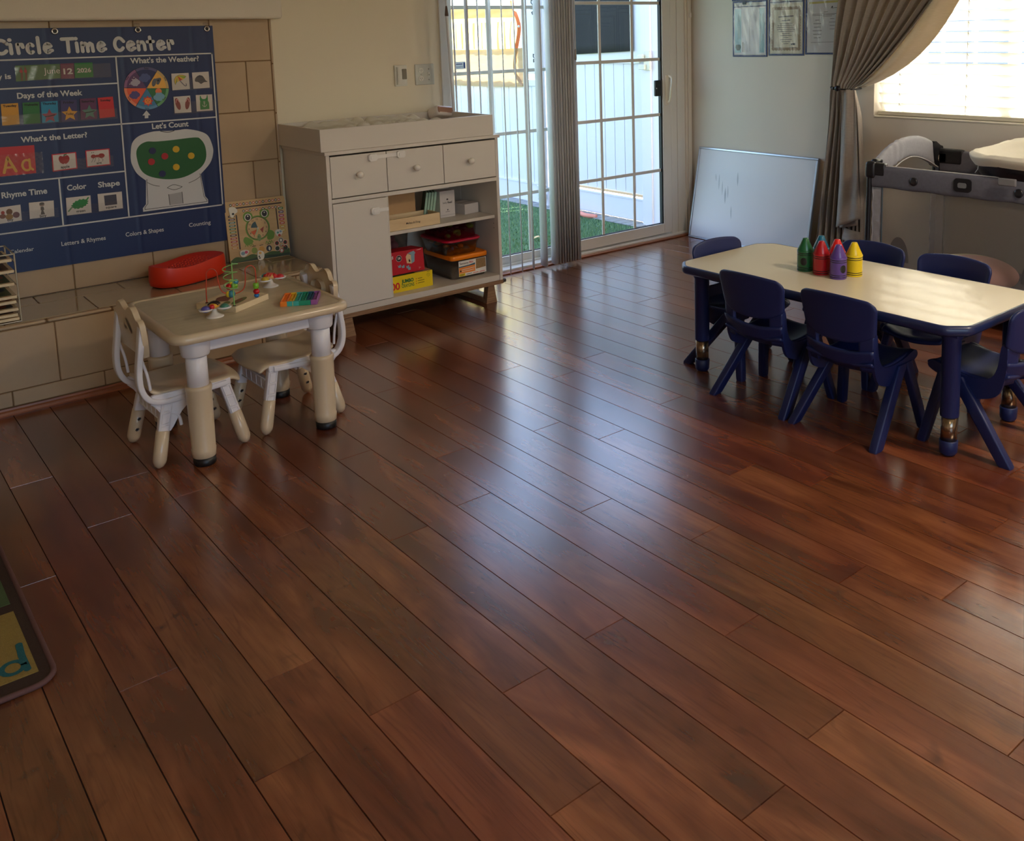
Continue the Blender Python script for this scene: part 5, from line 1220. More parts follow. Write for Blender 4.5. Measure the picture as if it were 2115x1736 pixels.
# topper, pad and wipes
t = thing('changing_tray', 'white tray topper with low walls on top of the dresser', 'tray', (1.558, 4.37, .9055))
w = MB(lam); TO = (1.558, 4.37, .9055); a, b_, c, d = 1.074, 2.040, YF, YK
w.box(a, b_, c, c+.014, .9055, 1.0115, bev=.0015); w.box(a, b_, d-.014, d, .9055, 1.0115, bev=.0015)
w.box(a, a+.014, c+.014, d-.014, .9055, 1.0115, bev=.0015); w.box(b_-.014, b_, c+.014, d-.014, .9055, 1.0115, bev=.0015); w.box(a+.014, b_-.014, c+.014, d-.014, .9055, .912)
w.build('walls', None, t, org=TO)
padm = mixmat('pad cover', C(232, 226, 210), 0.7, 0.1, weave=0.3, var=0.04, scale=20)
rp = random.Random(9)
def pad(u, v):
    x = 1.10+.80*u; y = 4.16+.44*v
    e = min(u, 1-u, v, 1-v)*9; e = 1-math.exp(-e*2.2)
    rim = .030*math.exp(-((v-.88)/.1)**2)+.030*math.exp(-((v-.12)/.1)**2)
    zz = .915+.066*e+rim*e+.012*abs(sin(38*u+6*sin(9*v)))*e*(.4+.6*abs(sin(3.1*u+4*v)))+.007*sin(61*u+13*v)*e
    if .49 < u < .53: zz -= .012
    return (x, y, zz)
w = MB(padm); w.grid(110, 46, pad); o = tag(w.build('changing_pad', org=(1.5, 4.38, .913)), 'white crinkled changing pad inside the dresser tray', 'changing pad')
solid(o, .004, -1)
t = thing('wipes_pack', 'white and brown pack of wipes standing in the dresser tray', 'pack', (1.982, 4.545, .928), radians(6))
w = MB(pm('pack white', C(226, 214, 206), 0.35), pm('pack brown', C(160, 116, 96), 0.4))
TT = Matrix.Translation((0, 0, .052)) @ Matrix.Rotation(radians(-18), 4, 'X') @ Matrix.Rotation(radians(9), 4, 'Y')
w.box(-.058, .058, -.05, .05, 0, .055, 0, bev=.016, seg=3, T=TT); w.box(-.054, .054, -.051, .0, .008, .050, 1, bev=.01, T=TT)
w.box(-.054, .054, -.048, .048, -.062, .004, 0, bev=.012)
w.build('packet', None, t)
w = MB(pm('pack lid', C(236, 230, 226), 0.3)); w.box(-.034, .034, -.02, .03, .054, .060, bev=.004, T=TT); w.build('flip_lid', None, t)

# upper shelf
bx = .4725
birch = wood('birch box', C(206, 174, 130), C(226, 198, 156), 0.5, 'X', 10, 6, bump=0)
t = thing('wooden_tray', 'low wooden box with script lettering on the upper dresser shelf', 'box', (1.568, 4.235, bx))
w = MB(birch, ink); w.box(-.148, .148, -.065, -.057, 0, .058, bev=.001, seg=1); w.box(-.148, .148, .057, .065, 0, .058, bev=.001, seg=1)
w.box(-.148, -.140, -.057, .057, 0, .058); w.box(.140, .148, -.057, .057, 0, .058); w.box(-.14, .14, -.057, .057, 0, .008)
w.build('body', None, t)
w = MB(ink); w.text('Melissa & Doug', -.05, .024, .0105, -.0654, 0, width=.082, bold=.012, shear=.25); w.build('lettering', None, t)
k = MB(pm('dark tablet', C(30, 32, 36), 0.5)); k.box(-.10, .10, -.04, .04, 0, .03, bev=.003); tag(k.build('wooden_blocks_card', loc=(1.60, 4.235, bx+.0085)), 'dark flat pieces lying inside the low wooden box', 'toy pieces')
k = MB(pm('kraft cardboard', C(190, 150, 106), 0.8, var=0.05, scale=40)); k.box(-.118, .118, -.02, .02, 0, .166, bev=.002); tag(k.build('kraft_box', loc=(1.544, 4.335, bx), rz=.04), 'brown cardboard box standing behind the low wooden box', 'box')
mint = pm('mint card', C(164, 196, 170), 0.55, var=0.03); mint2 = pm('mint edge', C(104, 130, 112), 0.6)
for j in range(4):
    k = MB(mint, mint2); k.box(-.006, .006, -.065, .065, 0, .150, 0, bev=.001, seg=1); k.box(-.0062, -.0058, -.066, .066, 0, .151, 1)
    tag(k.build('folded_board', loc=(1.716+.0145*j, 4.345-.004*j, bx), rot=(0, radians(9), radians(-24))), ('mint green folded board, first from the left in its row', 'mint green folded board, second from the left in its row', 'mint green folded board, third from the left in its row', 'mint green folded board next to the white printed box')[j], 'board game', 'mint green boards on the upper shelf')
wbx = pm('white carton', C(202, 194, 190), 0.55, var=0.02); gry = pm('carton print', C(70, 66, 70), 0.6)
k = MB(wbx, gry); k.box(-.046, .046, -.03, .03, 0, .142, 0, bev=.0012, seg=1)
k.text('baby', -.028, .074, .011, -.0304, 1, width=.026); k.text('feel', .0, .074, .011, -.0306, 1, width=.028, bold=.03)
k.flat(ell(0, .096, .006, .005, 10), -.0304, 1); k.flat(ell(0, .040, .004, .004, 10), -.0304, 1); k.stroke([(-.013, .030), (.013, .030)], .002, -.0304, 1); k.stroke([(-.042, .012), (.042, .012)], .006, -.0303, pm('carton band', C(184, 176, 174), 0.6))
tag(k.build('printed_carton', loc=(1.838, 4.320, bx)), 'white upright carton with a small dark logo', 'box')
k = MB(wbx, gry); k.box(-.049, .049, -.06, .06, 0, .055, 0, bev=.0012, seg=1); k.box(-.05, .05, -.002, .002, .0552, .0556, 1)
tag(k.build('small_carton', loc=(1.978, 4.345, bx), rz=radians(8)), 'small plain white carton at the right of the upper shelf', 'box')
# lower shelf
bz0 = .1485
yel = pm('box yellow', C(232, 200, 20), 0.45); rdx = pm('box red', C(186, 12, 34), 0.45); grn = pm('print green', C(20, 106, 56), 0.5); prd = pm('print red', C(206, 36, 40), 0.5)
t = thing('crayon_box', 'yellow box of jumbo crayons on the lower dresser shelf', 'box', (1.545, 4.27, bz0))
w = MB(yel, pm('box dark', C(70, 96, 50), 0.5), pm('box photo', C(196, 150, 130), 0.5)); w.box(-.128, .128, -.07, .07, 0, .083, 0, bev=.0012, seg=1)
w.add([(-.124, -.066, .0834), (.03, -.066, .0834), (.05, .066, .0834), (-.124, .066, .0834)], [(0, 1, 2, 3)], 1); w.add([(.04, -.066, .0835), (.124, -.066, .0835), (.124, .066, .0835), (.0, .066, .0835)], [(0, 1, 2, 3)], 2)
w.build('carton', None, t)
w = MB(prd, grn, ink); w.text('200', -.139, .016, .036, -.0704, 0, width=.075, bold=.03); w.text('JUMBO', -.054, .044, .0175, -.0704, 1, width=.070, bold=.05); w.text('CRAYONS', -.054, .020, .0175, -.0704, 1, width=.072, bold=.02)
for z, wd in ((.052, .026), (.040, .038), (.028, .038)): w.flat(ell(.031, z, .0026, .0026, 10), -.0704, 0); w.stroke([(.040, z), (.040+wd, z+.001)], .0034, -.0704, pm('print brown', C(120, 96, 20), 0.6), round_ends=False)
w.tube([(.102+.008*cos(2*pi*i/16), -.0703, .062+.0085*sin(2*pi*i/16)) for i in range(16)], .0005, 4, 2, closed=True); w.stroke([(.098, .062), (.106, .065)], .0012, -.0704, 2); w.stroke([(.096, .078), (.112, .079)], .002, -.0704, 2)
w.text('nontoxic', -.138, .066, .006, -.0704, 2, width=.02)
w.build('lettering', None, t)
t = thing('bird_block_box', 'red toy box with a blue birdhouse on the yellow crayon box', 'box', (1.527, 4.272, bz0+.0845), rot=(radians(-4), 0, 0))
w = MB(rdx); w.box(-.108, .108, -.062, .058, 0, .116, 0, bev=.0012, seg=1); w.build('carton', None, t)
lb = cm('bird blue', 120, 186, 214); lt = cm('house tan', 222, 186, 140)
w = MB(cardw, ink, lb, lt); w.text('Backyard', -.172, .084, .015, -.0624, 0, width=.105, bold=.03); w.text('Activity', -.135, .058, .015, -.0624, 0, width=.055, bold=.03); w.text('Blocks', -.14, .031, .013, -.0624, 0, width=.046, bold=.03)
# only the ends of the words can be read past the cupboard door
w.v = [v if v[0] > -.107 else (-.107, v[1], v[2]) for v in w.v]
w.flat(ell(-.035, .081, .0165, .0165, 20), -.0622, 0); w.flat(ell(-.035, .081, .0150, .0150, 20), -.0624, 1); w.text('28', -.035, .077, .011, -.0627, 0, width=.017, bold=.03, align='CENTER')
w.flat([(.008, .050), (.034, .044), (.034, .088), (.016, .098), (.004, .084)], -.0624, 3); w.flat([(.004, .084), (.016, .100), (.052, .108), (.062, .094), (.040, .086), (.034, .090), (.018, .100)], -.0626, 2); w.flat([(.034, .044), (.052, .052), (.056, .092), (.034, .088)], -.0625, 2)
w.flat([(.018, .06), (.024, .052), (.029, .058), (.022, .072)], -.0628, 1)
for x, z in ((-.036, .040), (-.016, .036), (.010, .030), (.018, .020)): w.flat([(x-.009, z+.010), (x-.004, z+.003), (x+.004, z+.009), (x+.009, z+.008), (x+.008, z-.006), (x-.006, z-.006)], -.0625, 2)
w.text('2+', .074, .012, .008, -.0624, 0, width=.012); w.stroke([(.070, .108), (.094, .110)], .002, -.0624, 0)
w.build('lettering', None, t)
plas = glass('clear bin plastic', (0.86, 0.85, 0.84, 1), 0.16, 0.12)
def bin_shell(w, hx, hy, z0, z1, r, flare=.93, mat=0):
    n = len(rrect(-1, 1, -1, 1, .2, 5)); vs = []
    lv = [(flare, z0+.002), (flare+.005, z0+.0), (1, z1-.012), (1.02, z1-.012), (1.02, z1)]
    for k_, z in lv: vs += [(x, y, z) for x, y in rrect(-hx*k_, hx*k_, -hy*k_, hy*k_, r, 5)]
    w.add(vs, [(i*n+j, i*n+(j+1) % n, (i+1)*n+(j+1) % n, (i+1)*n+j) for i in range(len(lv)-1) for j in range(n)], mat, True)
    w.add(vs[:n], [tuple(range(n))[::-1]], mat)
def lid(w, hx, hy, z0, z1, r, mat=0):
    n = len(rrect(-1, 1, -1, 1, .2, 5)); vs = []
    lv = [(1.03, z0), (1.04, z0+.002), (1.04, z1-.006), (1.02, z1-.001), (.96, z1), (.93, z1-.003)]
    for k_, z in lv: vs += [(x, y, z) for x, y in rrect(-hx*k_, hx*k_, -hy*k_, hy*k_, r, 5)]
    w.add(vs, [(i*n+j, i*n+(j+1) % n, (i+1)*n+(j+1) % n, (i+1)*n+j) for i in range(len(lv)-1) for j in range(n)], mat, True)
    w.add(vs[:n], [tuple(range(n))[::-1]], mat); w.add(vs[-n:], [tuple(range(n))], mat)
def stuff_blobs(w, hx, hy, z0, z1, cols, n, r, seed):
    rs = random.Random(seed)
    for i in range(n): w.sphere((rs.uniform(-hx, hx), rs.uniform(-hy, hy), rs.uniform(z0, z1)), r*rs.uniform(.6, 1.2), cols[i % len(cols)], 8, 6, (rs.uniform(.7, 1.5), rs.uniform(.7, 1.5), rs.uniform(.5, 1)))
t = thing('sensory_bin', 'clear plastic bin with orange lid and a colourful label', 'bin', (1.905, 4.345, bz0))
w = MB(plas); bin_shell(w, .112, .145, 0, .108, .022); w.build('tub', None, t)
w = MB(pm('orange lid', C(238, 128, 14), 0.4)); lid(w, .112, .145, .104, .128, .024); w.build('lid', None, t)
w = MB(pm('oat filling', C(150, 130, 108), 0.9, var=0.2, scale=80, bump=0.5)); w.box(-.099, .099, -.13, .13, .003, .068, bev=.014); w.build('filling', None, t)
lw = pm('label white', C(232, 226, 216), 0.4); lo = pm('label orange', C(236, 140, 60), 0.45); lt2 = pm('label teal', C(44, 92, 116), 0.45); lp = pm('label photo', C(148, 116, 76), 0.7, var=0.5, scale=160)
w = MB(lw, lo, lt2, lp, yel, ink, prd); yl = -.1475
w.box(-.073, .100, yl, yl+.001, .014, .098, 0)
w.flat([(-.072, .030), (.030, .030), (.030, .068), (-.072, .062)], yl-.0003, 1); w.flat([(-.072, .062), (.030, .066), (.030, .076), (-.01, .070), (-.072, .068)], yl-.0005, 2)
w.flat([(.034, .040), (.098, .044), (.096, .095), (.036, .095)], yl-.0004, 3); w.flat([(-.072, .015), (-.034, .015), (-.034, .029), (-.072, .029)], yl-.0003, 4)
w.text('Sensory', -.067, .078, .0115, yl-.0004, pm('label brown', C(92, 52, 40), 0.5), width=.056, bold=.02); w.text('Bin', -.006, .0785, .0115, yl-.0004, 6, width=.024, bold=.02)
w.stroke([(-.055, .049), (.024, .052)], .0025, yl-.0006, 0); w.stroke([(-.055, .040), (.020, .041)], .0025, yl-.0006, 0); w.flat(ell(-.062, .043, .005, .005, 12), yl-.0006, 5)
for x, c_ in ((-.026, lt2), (.016, prd), (.058, prd)): w.stroke([(x, .021), (x+.032, .022)], .003, yl-.0004, c_)
w.stroke([(-.068, .024), (-.04, .0245)], .0022, yl-.0006, 5); w.stroke([(-.068, .019), (-.046, .0193)], .0022, yl-.0006, 5)
w.build('label_sheet', None, t)
t = thing('red_lid_bin', 'shallow clear bin with a thin red lid on the orange lidded bin', 'bin', (1.880, 4.350, bz0+.1285))
w = MB(plas); bin_shell(w, .108, .14, 0, .075, .04, .88); w.build('tub', None, t)
w = MB(pm('dark red lid', C(176, 22, 52), 0.3)); lid(w, .110, .143, .072, .084, .042); w.build('lid', None, t)
w = MB(cm('toy blue', 50, 120, 190), cm('toy teal', 60, 120, 130), cm('toy slate', 60, 70, 84), cm('toy orange', 206, 120, 50)); stuff_blobs(w, .07, .10, .014, .044, (0, 1, 2, 2, 1, 3), 40, .016, 4); w.build('filling', None, t)
t = thing('dark_bin', 'clear bin of dark and green toys at the top of the stack', 'bin', (1.885, 4.355, bz0+.2128))
w = MB(plas); bin_shell(w, .098, .13, 0, .088, .03, .95); w.build('tub', None, t)
w = MB(cm('toy char', 44, 44, 48), cm('toy lime', 120, 160, 60), cm('toy dark', 54, 60, 58)); stuff_blobs(w, .07, .10, .014, .055, (0, 2, 0, 1, 2), 44, .018, 6); w.build('filling', None, t)
t = thing('pink_bin', 'clear bin of pink things behind the red toy box', 'bin', (1.535, 4.475, bz0))
w = MB(plas); bin_shell(w, .11, .11, 0, .268, .03, .86); w.build('tub', None, t)
w = MB(cm('toy pink', 214, 130, 150), cm('toy coral', 226, 90, 80), cm('toy rose', 190, 120, 140)); stuff_blobs(w, .07, .07, .02, .215, (0, 2, 0, 1, 2), 90, .026, 8); w.build('filling', None, t)

# ================================================================== ON THE WALL BEHIND THE DRESSER
pl = pm('wall plate', C(222, 218, 206), 0.35)
t = thing('thermostat', 'small white wall control left of the double outlet plate', 'wall control', (1.790, YB, 1.160))
w = MB(pl); w.box(-.036, .039, -.012, 0, 0, .114, bev=.003); w.build('back_plate', None, t)
w = MB(pl); w.grid(8, 14, lambda u, v: (-.026+.054*u, -.014-.020*sin(pi*(.08+.84*u))**.6*(1-.25*abs(2*v-1)**3), .010+.094*v)); w.box(-.027, .029, -.016, -.010, .010, .104); w.build('cover', None, t)
w = MB(pm('control grey', C(128, 122, 106), 0.5)); w.prism(rrect(-.004, .022, .038, .094, .004, 3), -.037, -.030); w.build('face', None, t)
t = thing('outlet_plate', 'wide wall plate with two sockets and a toggle switch', 'outlet', (1.943, YB, 1.160))
w = MB(pm('plate steel', C(196, 196, 186), 0.35, metal=0.15)); w.box(-.060, .060, -.007, 0, 0, .114, bev=.003); w.build('plate', None, t)
w = MB(pl, blackf)
for z in (.080, .036):
    w.prism(rrect(-.040, -.010, z-.014, z+.014, .012, 4), -.0095, -.006, 0); 
    for x in (-.031, -.020): w.box(x-.001, x+.001, -.0098, -.009, z-.003, z+.005, 1)
    w.cyl((-.0255, -.0098, z-.008), (-.0255, -.009, z-.008), .0018, None, 8, 1)
w.build('socket', None, t)
w = MB(pl); w.box(.018, .030, -.010, -.006, .045, .069, bev=.001); w.box(.021, .027, -.022, -.008, .050, .058, bev=.002); w.build('toggle', None, t)
w = MB(chrome)
for x, z in ((.024, .028), (.024, .086), (-.0255, .058)): w.cyl((x, -.0085, z), (x, -.0065, z), .003, None, 10)
w.build('screw', None, t)

# ================================================================== VERTICAL BLINDS
slatm = mixmat('pvc slat', C(236, 234, 232), 0.4, 0.45, var=0.02, scale=3)
vb = thing('vertical_blind', 'white vertical blind with slats bunched at the middle of the door', 'blind', (2.5, 4.52, 0))
VO = (2.5, 4.52, 0)
w = MB(vinyl); w.box(1.99, 4.02, 4.485, 4.555, 2.12, 2.17, bev=.004); w.build('headrail', None, vb, org=VO)
SL = [(2.073, 54), (2.156, 70), (2.233, 54), (2.312, 46), (2.398, 54), (2.484, 55), (2.566, 60), (2.648, 82), (2.725, 76)]
SL += [(2.748+.0135*i, 62+7*sin(i*2.1)) for i in range(14)]
for x, ang in SL:
    a = radians(ang); w = MB(slatm)
    def sl(u, v):
        s = (u-.5)*.089; bow = .006*(1-(2*u-1)**2)
        return (x+s*cos(a)-bow*sin(a), 4.52+s*sin(a)+bow*cos(a), .022+2.10*v)
    w.grid(7, 4, sl); solid(w.build('slat', None, vb, org=VO), .0012, 0)
wandm = pm('clear white wand', C(206, 208, 216), 0.15, coat=0.5)
w = MB(wandm); w.tube([(1.990, 4.455, 2.1), (1.990, 4.455, 1.58)], .005, 8); w.tube([(1.990, 4.455, 1.53), (2.008, 4.455, 1.02)], .0075, 10); w.build('wand', None, vb, org=VO)
w = MB(pm('brown tassel', C(92, 70, 58), 0.5)); w.lathe([(.004, .06), (.006, .045), (.010, .01), (.010, 0)], 12, 0, Matrix.Translation((1.990, 4.455, 1.53))); w.build('tassel', None, vb, org=VO)
w = MB(pm('grey cord', C(170, 166, 160), 0.6), pm('grey tassel', C(150, 146, 138), 0.4)); w.tube([(2.868, 4.45, 2.1), (2.876, 4.45, 1.32)], .0016, 6); w.lathe([(.003, .066), (.006, .06), (.0075, .01), (.006, 0)], 10, 1, Matrix.Translation((2.878, 4.45, 1.262))); w.build('cord', None, vb, org=VO)

# ================================================================== SIDE WALL
alu = pm('aluminium', C(176, 184, 196), 0.3, metal=0.7, var=0.02)
wbm = pm('dry erase white', C(214, 216, 222), 0.42, var=0.02, scale=2)
lean = math.atan2(.118, .62)
wb = thing('whiteboard', 'blank white dry erase board leaning on the side wall', 'whiteboard', (3.935, 4.037, 0), rot=(0, lean, 0))
BW, BH = 1.0, .632
w = MB(wbm); w.box(-.004, .008, -BW/2+.012, BW/2-.012, .012, BH-.012); w.build('writing_surface', None, wb)
w = MB(alu)
for y0, y1, z0, z1 in ((-BW/2, BW/2, 0, .014), (-BW/2, BW/2, BH-.014, BH), (-BW/2, -BW/2+.014, .014, BH-.014), (BW/2-.014, BW/2, .014, BH-.014)): w.box(-.010, .010, y0, y1, z0, z1, bev=.003)
w.build('frame', None, wb)
w = MB(pm('marker smear', C(176, 182, 190), 0.5, var=0.2, scale=14)); rr_ = random.Random(2)
for i in range(7):
    y = .30-.03*i+rr_.uniform(-.01, .01); z = rr_.uniform(.16, .42); L_ = rr_.uniform(.05, .14); q = rr_.uniform(.003, .008)
    w.grid(2, 8, lambda u, v: (-.0043, y+q*(u-.5)*2*sin(pi*v)+.012*v, z+L_*v))
w.build('smear', None, wb)
# certificates in blue bordered pockets
blu = pm('pocket blue', C(20, 32, 92), 0.5); TS = Matrix.Translation((XS, 0, 0)) @ Matrix.Rotation(-pi/2, 4, 'Z')
ppw = pm('paper white', C(214, 210, 212), 0.6, var=0.01); gin = pm('print grey', C(110, 104, 104), 0.6); ltb = pm('pale teal band', C(150, 188, 196), 0.6); cream = pm('cream paper', C(222, 212, 190), 0.6); brn = pm('brown border', C(154, 128, 98), 0.6); olv = pm('olive band', C(190, 176, 84), 0.6); drk = pm('print dark', C(50, 48, 54), 0.6); shl = pm('shield green', C(48, 78, 74), 0.6)
def pocket(yl, yr, z0, z1, zband, label):
    t = thing('document_pocket', label, 'document pocket', (XS, (yl+yr)/2, z0), -pi/2, 'blue edged pockets on the side wall')
    hw = (yl-yr)/2; H = z1-z0; w = MB(blu)
    for a, b_, c, d in ((-hw, -hw+.011, 0, H), (hw-.011, hw, 0, H), (-hw+.009, hw-.009, 0, .011), (-hw+.009, hw-.009, H-.011, H), (-hw+.009, hw-.009, zband-z0-.006, zband-z0)): w.box(a, b_, -.004, -.0005, c, d, bev=.001, seg=1)
    w.build('border', None, t)
    w = MB(film); w.grid(20, 24, lambda u, v: (-hw+.008+(2*hw-.016)*u, -.0052-.0018*sin(23*u+5*v)*sin(9*v+7*u), .006+(H-.012)*v)); w.build('clear_front', None, t)
    w = MB(pm('pocket back', C(206, 200, 194), 0.5)); w.box(-hw+.006, hw-.006, -.0012, -.0003, .004, H-.004); w.build('backing', None, t)
    w = MB(blackf, chrome); w.box(-.06, -.028, -.0065, -.004, H-.022, H-.004, 0, bev=.001, seg=1); w.tube([(.01+.006*cos(2*pi*i/12), -.0045, H-.018+.006*sin(2*pi*i/12)) for i in range(12)], .0015, 5, 1, closed=True); w.build('hanging_hole', None, t)
pocket(4.243, 3.955, 1.241, 1.600, 1.567, 'blue edged pocket nearest the glass door')
pocket(3.944, 3.668, 1.249, 1.615, 1.585, 'blue edged pocket in the middle of the three')
pocket(3.659, 3.372, 1.256, 1.650, 1.601, 'blue edged pocket beside the curtain')
pocket(4.250, 3.962, 1.6035, 1.96, 1.93, 'blue edged pocket above the one nearest the door')
def sheetw(yl, yr, z0, z1, mat, label, draw, nm='certificate'):
    hw = (yl-yr)/2; H = z1-z0
    w = MB(mat); w.box(-hw, hw, -.0026, -.0019, 0, H); draw(w, hw, H)
    tag(w.build(nm, loc=(XS, (yl+yr)/2, z0), rz=-pi/2), label, 'certificate', 'certificates on the side wall')
dd = -.0028
def c1(w, hw, H):
    w.flat([(-hw+.006, .012), (-hw+.062, .012), (-hw+.062, H-.006), (-hw+.006, H-.006)], dd, ltb); w.flat([(hw-.052, .012), (hw-.010, .012), (hw-.010, H-.004), (hw-.052, H-.004)], dd, ltb)
    w.text('Certificate of Completion', -hw+.042, .098, .012, dd-.0002, shl, width=.160, rot=pi/2); w.stroke([(-hw+.050, .10), (-hw+.050, .25)], .003, dd-.0002, shl, round_ends=False)
    w.flat([(-hw+.018, .064), (-hw+.052, .064), (-hw+.060, .048), (-hw+.048, .026), (-hw+.024, .026), (-hw+.012, .046)], dd-.0002, shl)
    for x, a, b_, q in ((-hw+.076, .016, .080, .006), (-hw+.090, .016, .072, .003), (-hw+.104, .016, .085, .002), (-hw+.116, .016, .065, .002), (-hw+.132, .02, .23, .002), (hw-.044, .02, .26, .002), (hw-.020, .09, .13, .003), (hw-.020, .20, .26, .003)): w.stroke([(x, a), (x, b_)], q, dd-.0002, drk if q > .003 else gin, round_ends=False)
def c2(w, hw, H):
    P_ = []; a, b_ = hw-.016, H/2-.022
    for s, n_ in ((0, 10), (1, 15), (2, 10), (3, 15)):
        for i in range(n_*4):
            f = i/(n_*4); o_ = .0045*abs(sin(pi*n_*f))
            x, z = ((-a+2*a*f, -b_-o_), (a+o_, -b_+2*b_*f), (a-2*a*f, b_+o_), (-a-o_, b_-2*b_*f))[s]; P_.append((x, z+H/2))
    w.flat(P_, dd, brn); w.flat([(-a+.015, H/2-b_+.015), (a-.015, H/2-b_+.015), (a-.015, H/2+b_-.015), (-a+.015, H/2+b_-.015)], dd-.0002, cream)
    w.stroke([(-.055, .228), (.055, .231)], .007, dd-.0004, gin); w.stroke([(-.03, .204), (.03, .206)], .007, dd-.0004, gin)
    for i, L_ in enumerate((.10, .13, .14, .14, .12, .06, .09, .04, .09, .07, .04)): w.stroke([(-L_/2, .186-.0125*i), (L_/2, .187-.0125*i)], .0032, dd-.0004, gin, round_ends=False)
    w.flat([(.040, .052), (.072, .053), (.072, .064), (.040, .063)], dd-.0004, drk); w.stroke([(-.08, .036), (-.04, .036)], .003, dd-.0004, gin); w.stroke([(.03, .037), (.08, .038)], .003, dd-.0004, gin)
def c3(w, hw, H):
    w.flat([(-hw+.012, H-.030), (hw-.016, H-.026), (hw-.016, H-.014), (-hw+.012, H-.018)], dd, olv)
    w.stroke([(.045, H-.058), (.052, H-.048), (.056, H-.060)], .005, dd-.0002, drk); w.stroke([(.064, H-.058), (.084, H-.057)], .003, dd-.0002, gin)
    for z, a, b_ in ((H-.080, -.01, .02), (H-.092, -.09, .09), (H-.099, -.09, .07), (H-.106, -.02, .05)): w.stroke([(a, z), (b_, z+.001)], .0026, dd-.0002, gin, round_ends=False)
    for i, L_ in enumerate((.03, .056, .05, .066, .06, .05)): w.stroke([(-.055-L_/2, H-.128-.021*i), (-.055+L_/2, H-.128-.021*i)], .0034, dd-.0002, gin, round_ends=False)
    for i, L_ in enumerate((.03, .044, .036, .034)): w.stroke([(.052-L_/2, H-.122-.02*i), (.052+L_/2, H-.122-.02*i)], .0026, dd-.0002, gin, round_ends=False)
    w.stroke([(-.1, H-.262), (.1, H-.258)], .0022, dd-.0002, gin, round_ends=False)
sheetw(4.232, 3.968, 1.256, 1.556, ppw, 'sideways certificate with pale teal bands', c1)
sheetw(3.932, 3.682, 1.262, 1.570, cream, 'cream certificate with a scalloped brown border', c2)
sheetw(3.645, 3.388, 1.268, 1.590, ppw, 'white certificate with an olive band at its top', c3)

# ------------------------------------------------------------------ horizontal window blind
blm = mixmat('faux wood slat', C(246, 245, 240), 0.45, 0.45, var=0.01, scale=3, tcol=C(255, 254, 248))
hb = thing('window_blind', 'white horizontal slatted blind in the side window', 'blind', (4.10, 2.405, .905))
HO = (4.10, 2.405, .905)
ta = radians(52); n_ = 0; z = .945
while z < 2.0:
    w = MB(blm)
    T = Matrix.Translation((4.112, 2.405, z+.010)) @ Matrix.Rotation(ta, 4, 'Y')
    w.box(-.0317, .0317, -.752, .752, -.0014, .0014, 0, bev=.0012, seg=1, T=T)
    w.build('slat', None, hb, org=HO); z += .0565
w = MB(pm('blind rail', C(214, 206, 188), 0.4)); w.box(4.085, 4.135, 1.653, 3.157, .9065, .930, bev=.004); w.build('bottom_rail', None, hb, org=HO)
w = MB(pm('blind head', C(236, 232, 224), 0.4)); w.box(4.075, 4.14, 1.645, 3.165, 2.005, 2.075, bev=.004); w.build('headrail', None, hb, org=HO)
crdm = pm('ladder cord', C(150, 140, 124), 0.7)
for y in (3.022, 2.622, 2.2, 1.8):
    w = MB(crdm); w.tube([(4.0885, y, .912), (4.0885, y, 2.01)], .0012, 5); w.tube([(4.136, y, .912), (4.136, y, 2.01)], .0012, 5)
    zz = .947
    while zz < 2.0: w.tube([(4.0885, y, zz+.030), (4.136, y, zz-.012)], .0009, 4); zz += .0565
    w.build('ladder_cord', None, hb, org=HO)

# ------------------------------------------------------------------ curtain with tie-back
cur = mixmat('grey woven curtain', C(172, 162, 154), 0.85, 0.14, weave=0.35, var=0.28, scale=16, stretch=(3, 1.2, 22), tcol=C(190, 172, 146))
cu = thing('curtain', 'grey woven curtain tied back beside the window', 'curtain', (3.98, 3.3, 0))
CO = (3.98, 3.3, 0)
NP = 9
def edges(z):
    """left and right extent (along the wall) of the gathered cloth at height z"""
    if z >= 1.065:
        t = (z-1.065)/(2.25-1.065)
        return 3.388-.10*t+.012*sin(pi*min(1, t*2)), 3.222-.93*t**.80-.14*math.exp(-((t-.10)/.12)**2)*0-.10*t
    t = (1.065-z)/1.0
    return 3.388+.118*t**.8, 3.222-.070*t**.7+.02*t*t
def curt(u, v):
    z = .055+2.19*v; L_, R_ = edges(z); wd = L_-R_
    y = L_-wd*(u**(1.25 if z > 1.065 else 1.0))
    pinch = math.exp(-((z-1.065)/.11)**2)
    amp = min(.040, .10*wd+.010)*(1-.55*pinch)
    ph = 2*pi*NP*u*(.62+.38*u)+.5*sin(3*z+4*u)
    x = 3.985-.030*pinch+amp*sin(ph)*(.75+.25*sin(5*u+2*z))
    y += .30*amp*cos(ph)
    return (x, y, z)
w = MB(cur); w.grid(340, 90, curt); o = w.build('cloth', None, cu, org=CO); solid(o, .0016, 0)
# the near flap: its hem is folded and hangs short of the floor
def flap(u, v):
    z = 1.06-.80*v; L_, R_ = edges(z)
    a = 3.300-.004*v+.02*v*v; b_ = 3.215-.062*v**.8
    sag = .05*sin(pi*v)**1.2
    y = a-(a-b_)*u-.012*u*v; zz = z+(.075*u-.02)*v*v
    x = 3.935-.030*sin(pi*(.15+.7*u))*(.4+.9*v)+.010*sin(9*u+3*v)
    return (x, y, zz)
w = MB(cur); w.grid(26, 40, flap); o = w.build('front_flap', None, cu, org=CO); solid(o, .0016, 0)
for j, (zb, yy, hh) in enumerate(((.235, 3.255, .085), (.165, 3.245, .075), (.105, 3.25, .065))):
    w = MB(cur); w.grid(14, 8, lambda u, v: (3.945-.018*sin(pi*u)+.012*v+.012*j, yy+.055-.125*u, zb+.030*u*(1 if j % 2 == 0 else -.6)+hh*v)); solid(w.build('hem_fold', None, cu, org=CO), .0016, 0)
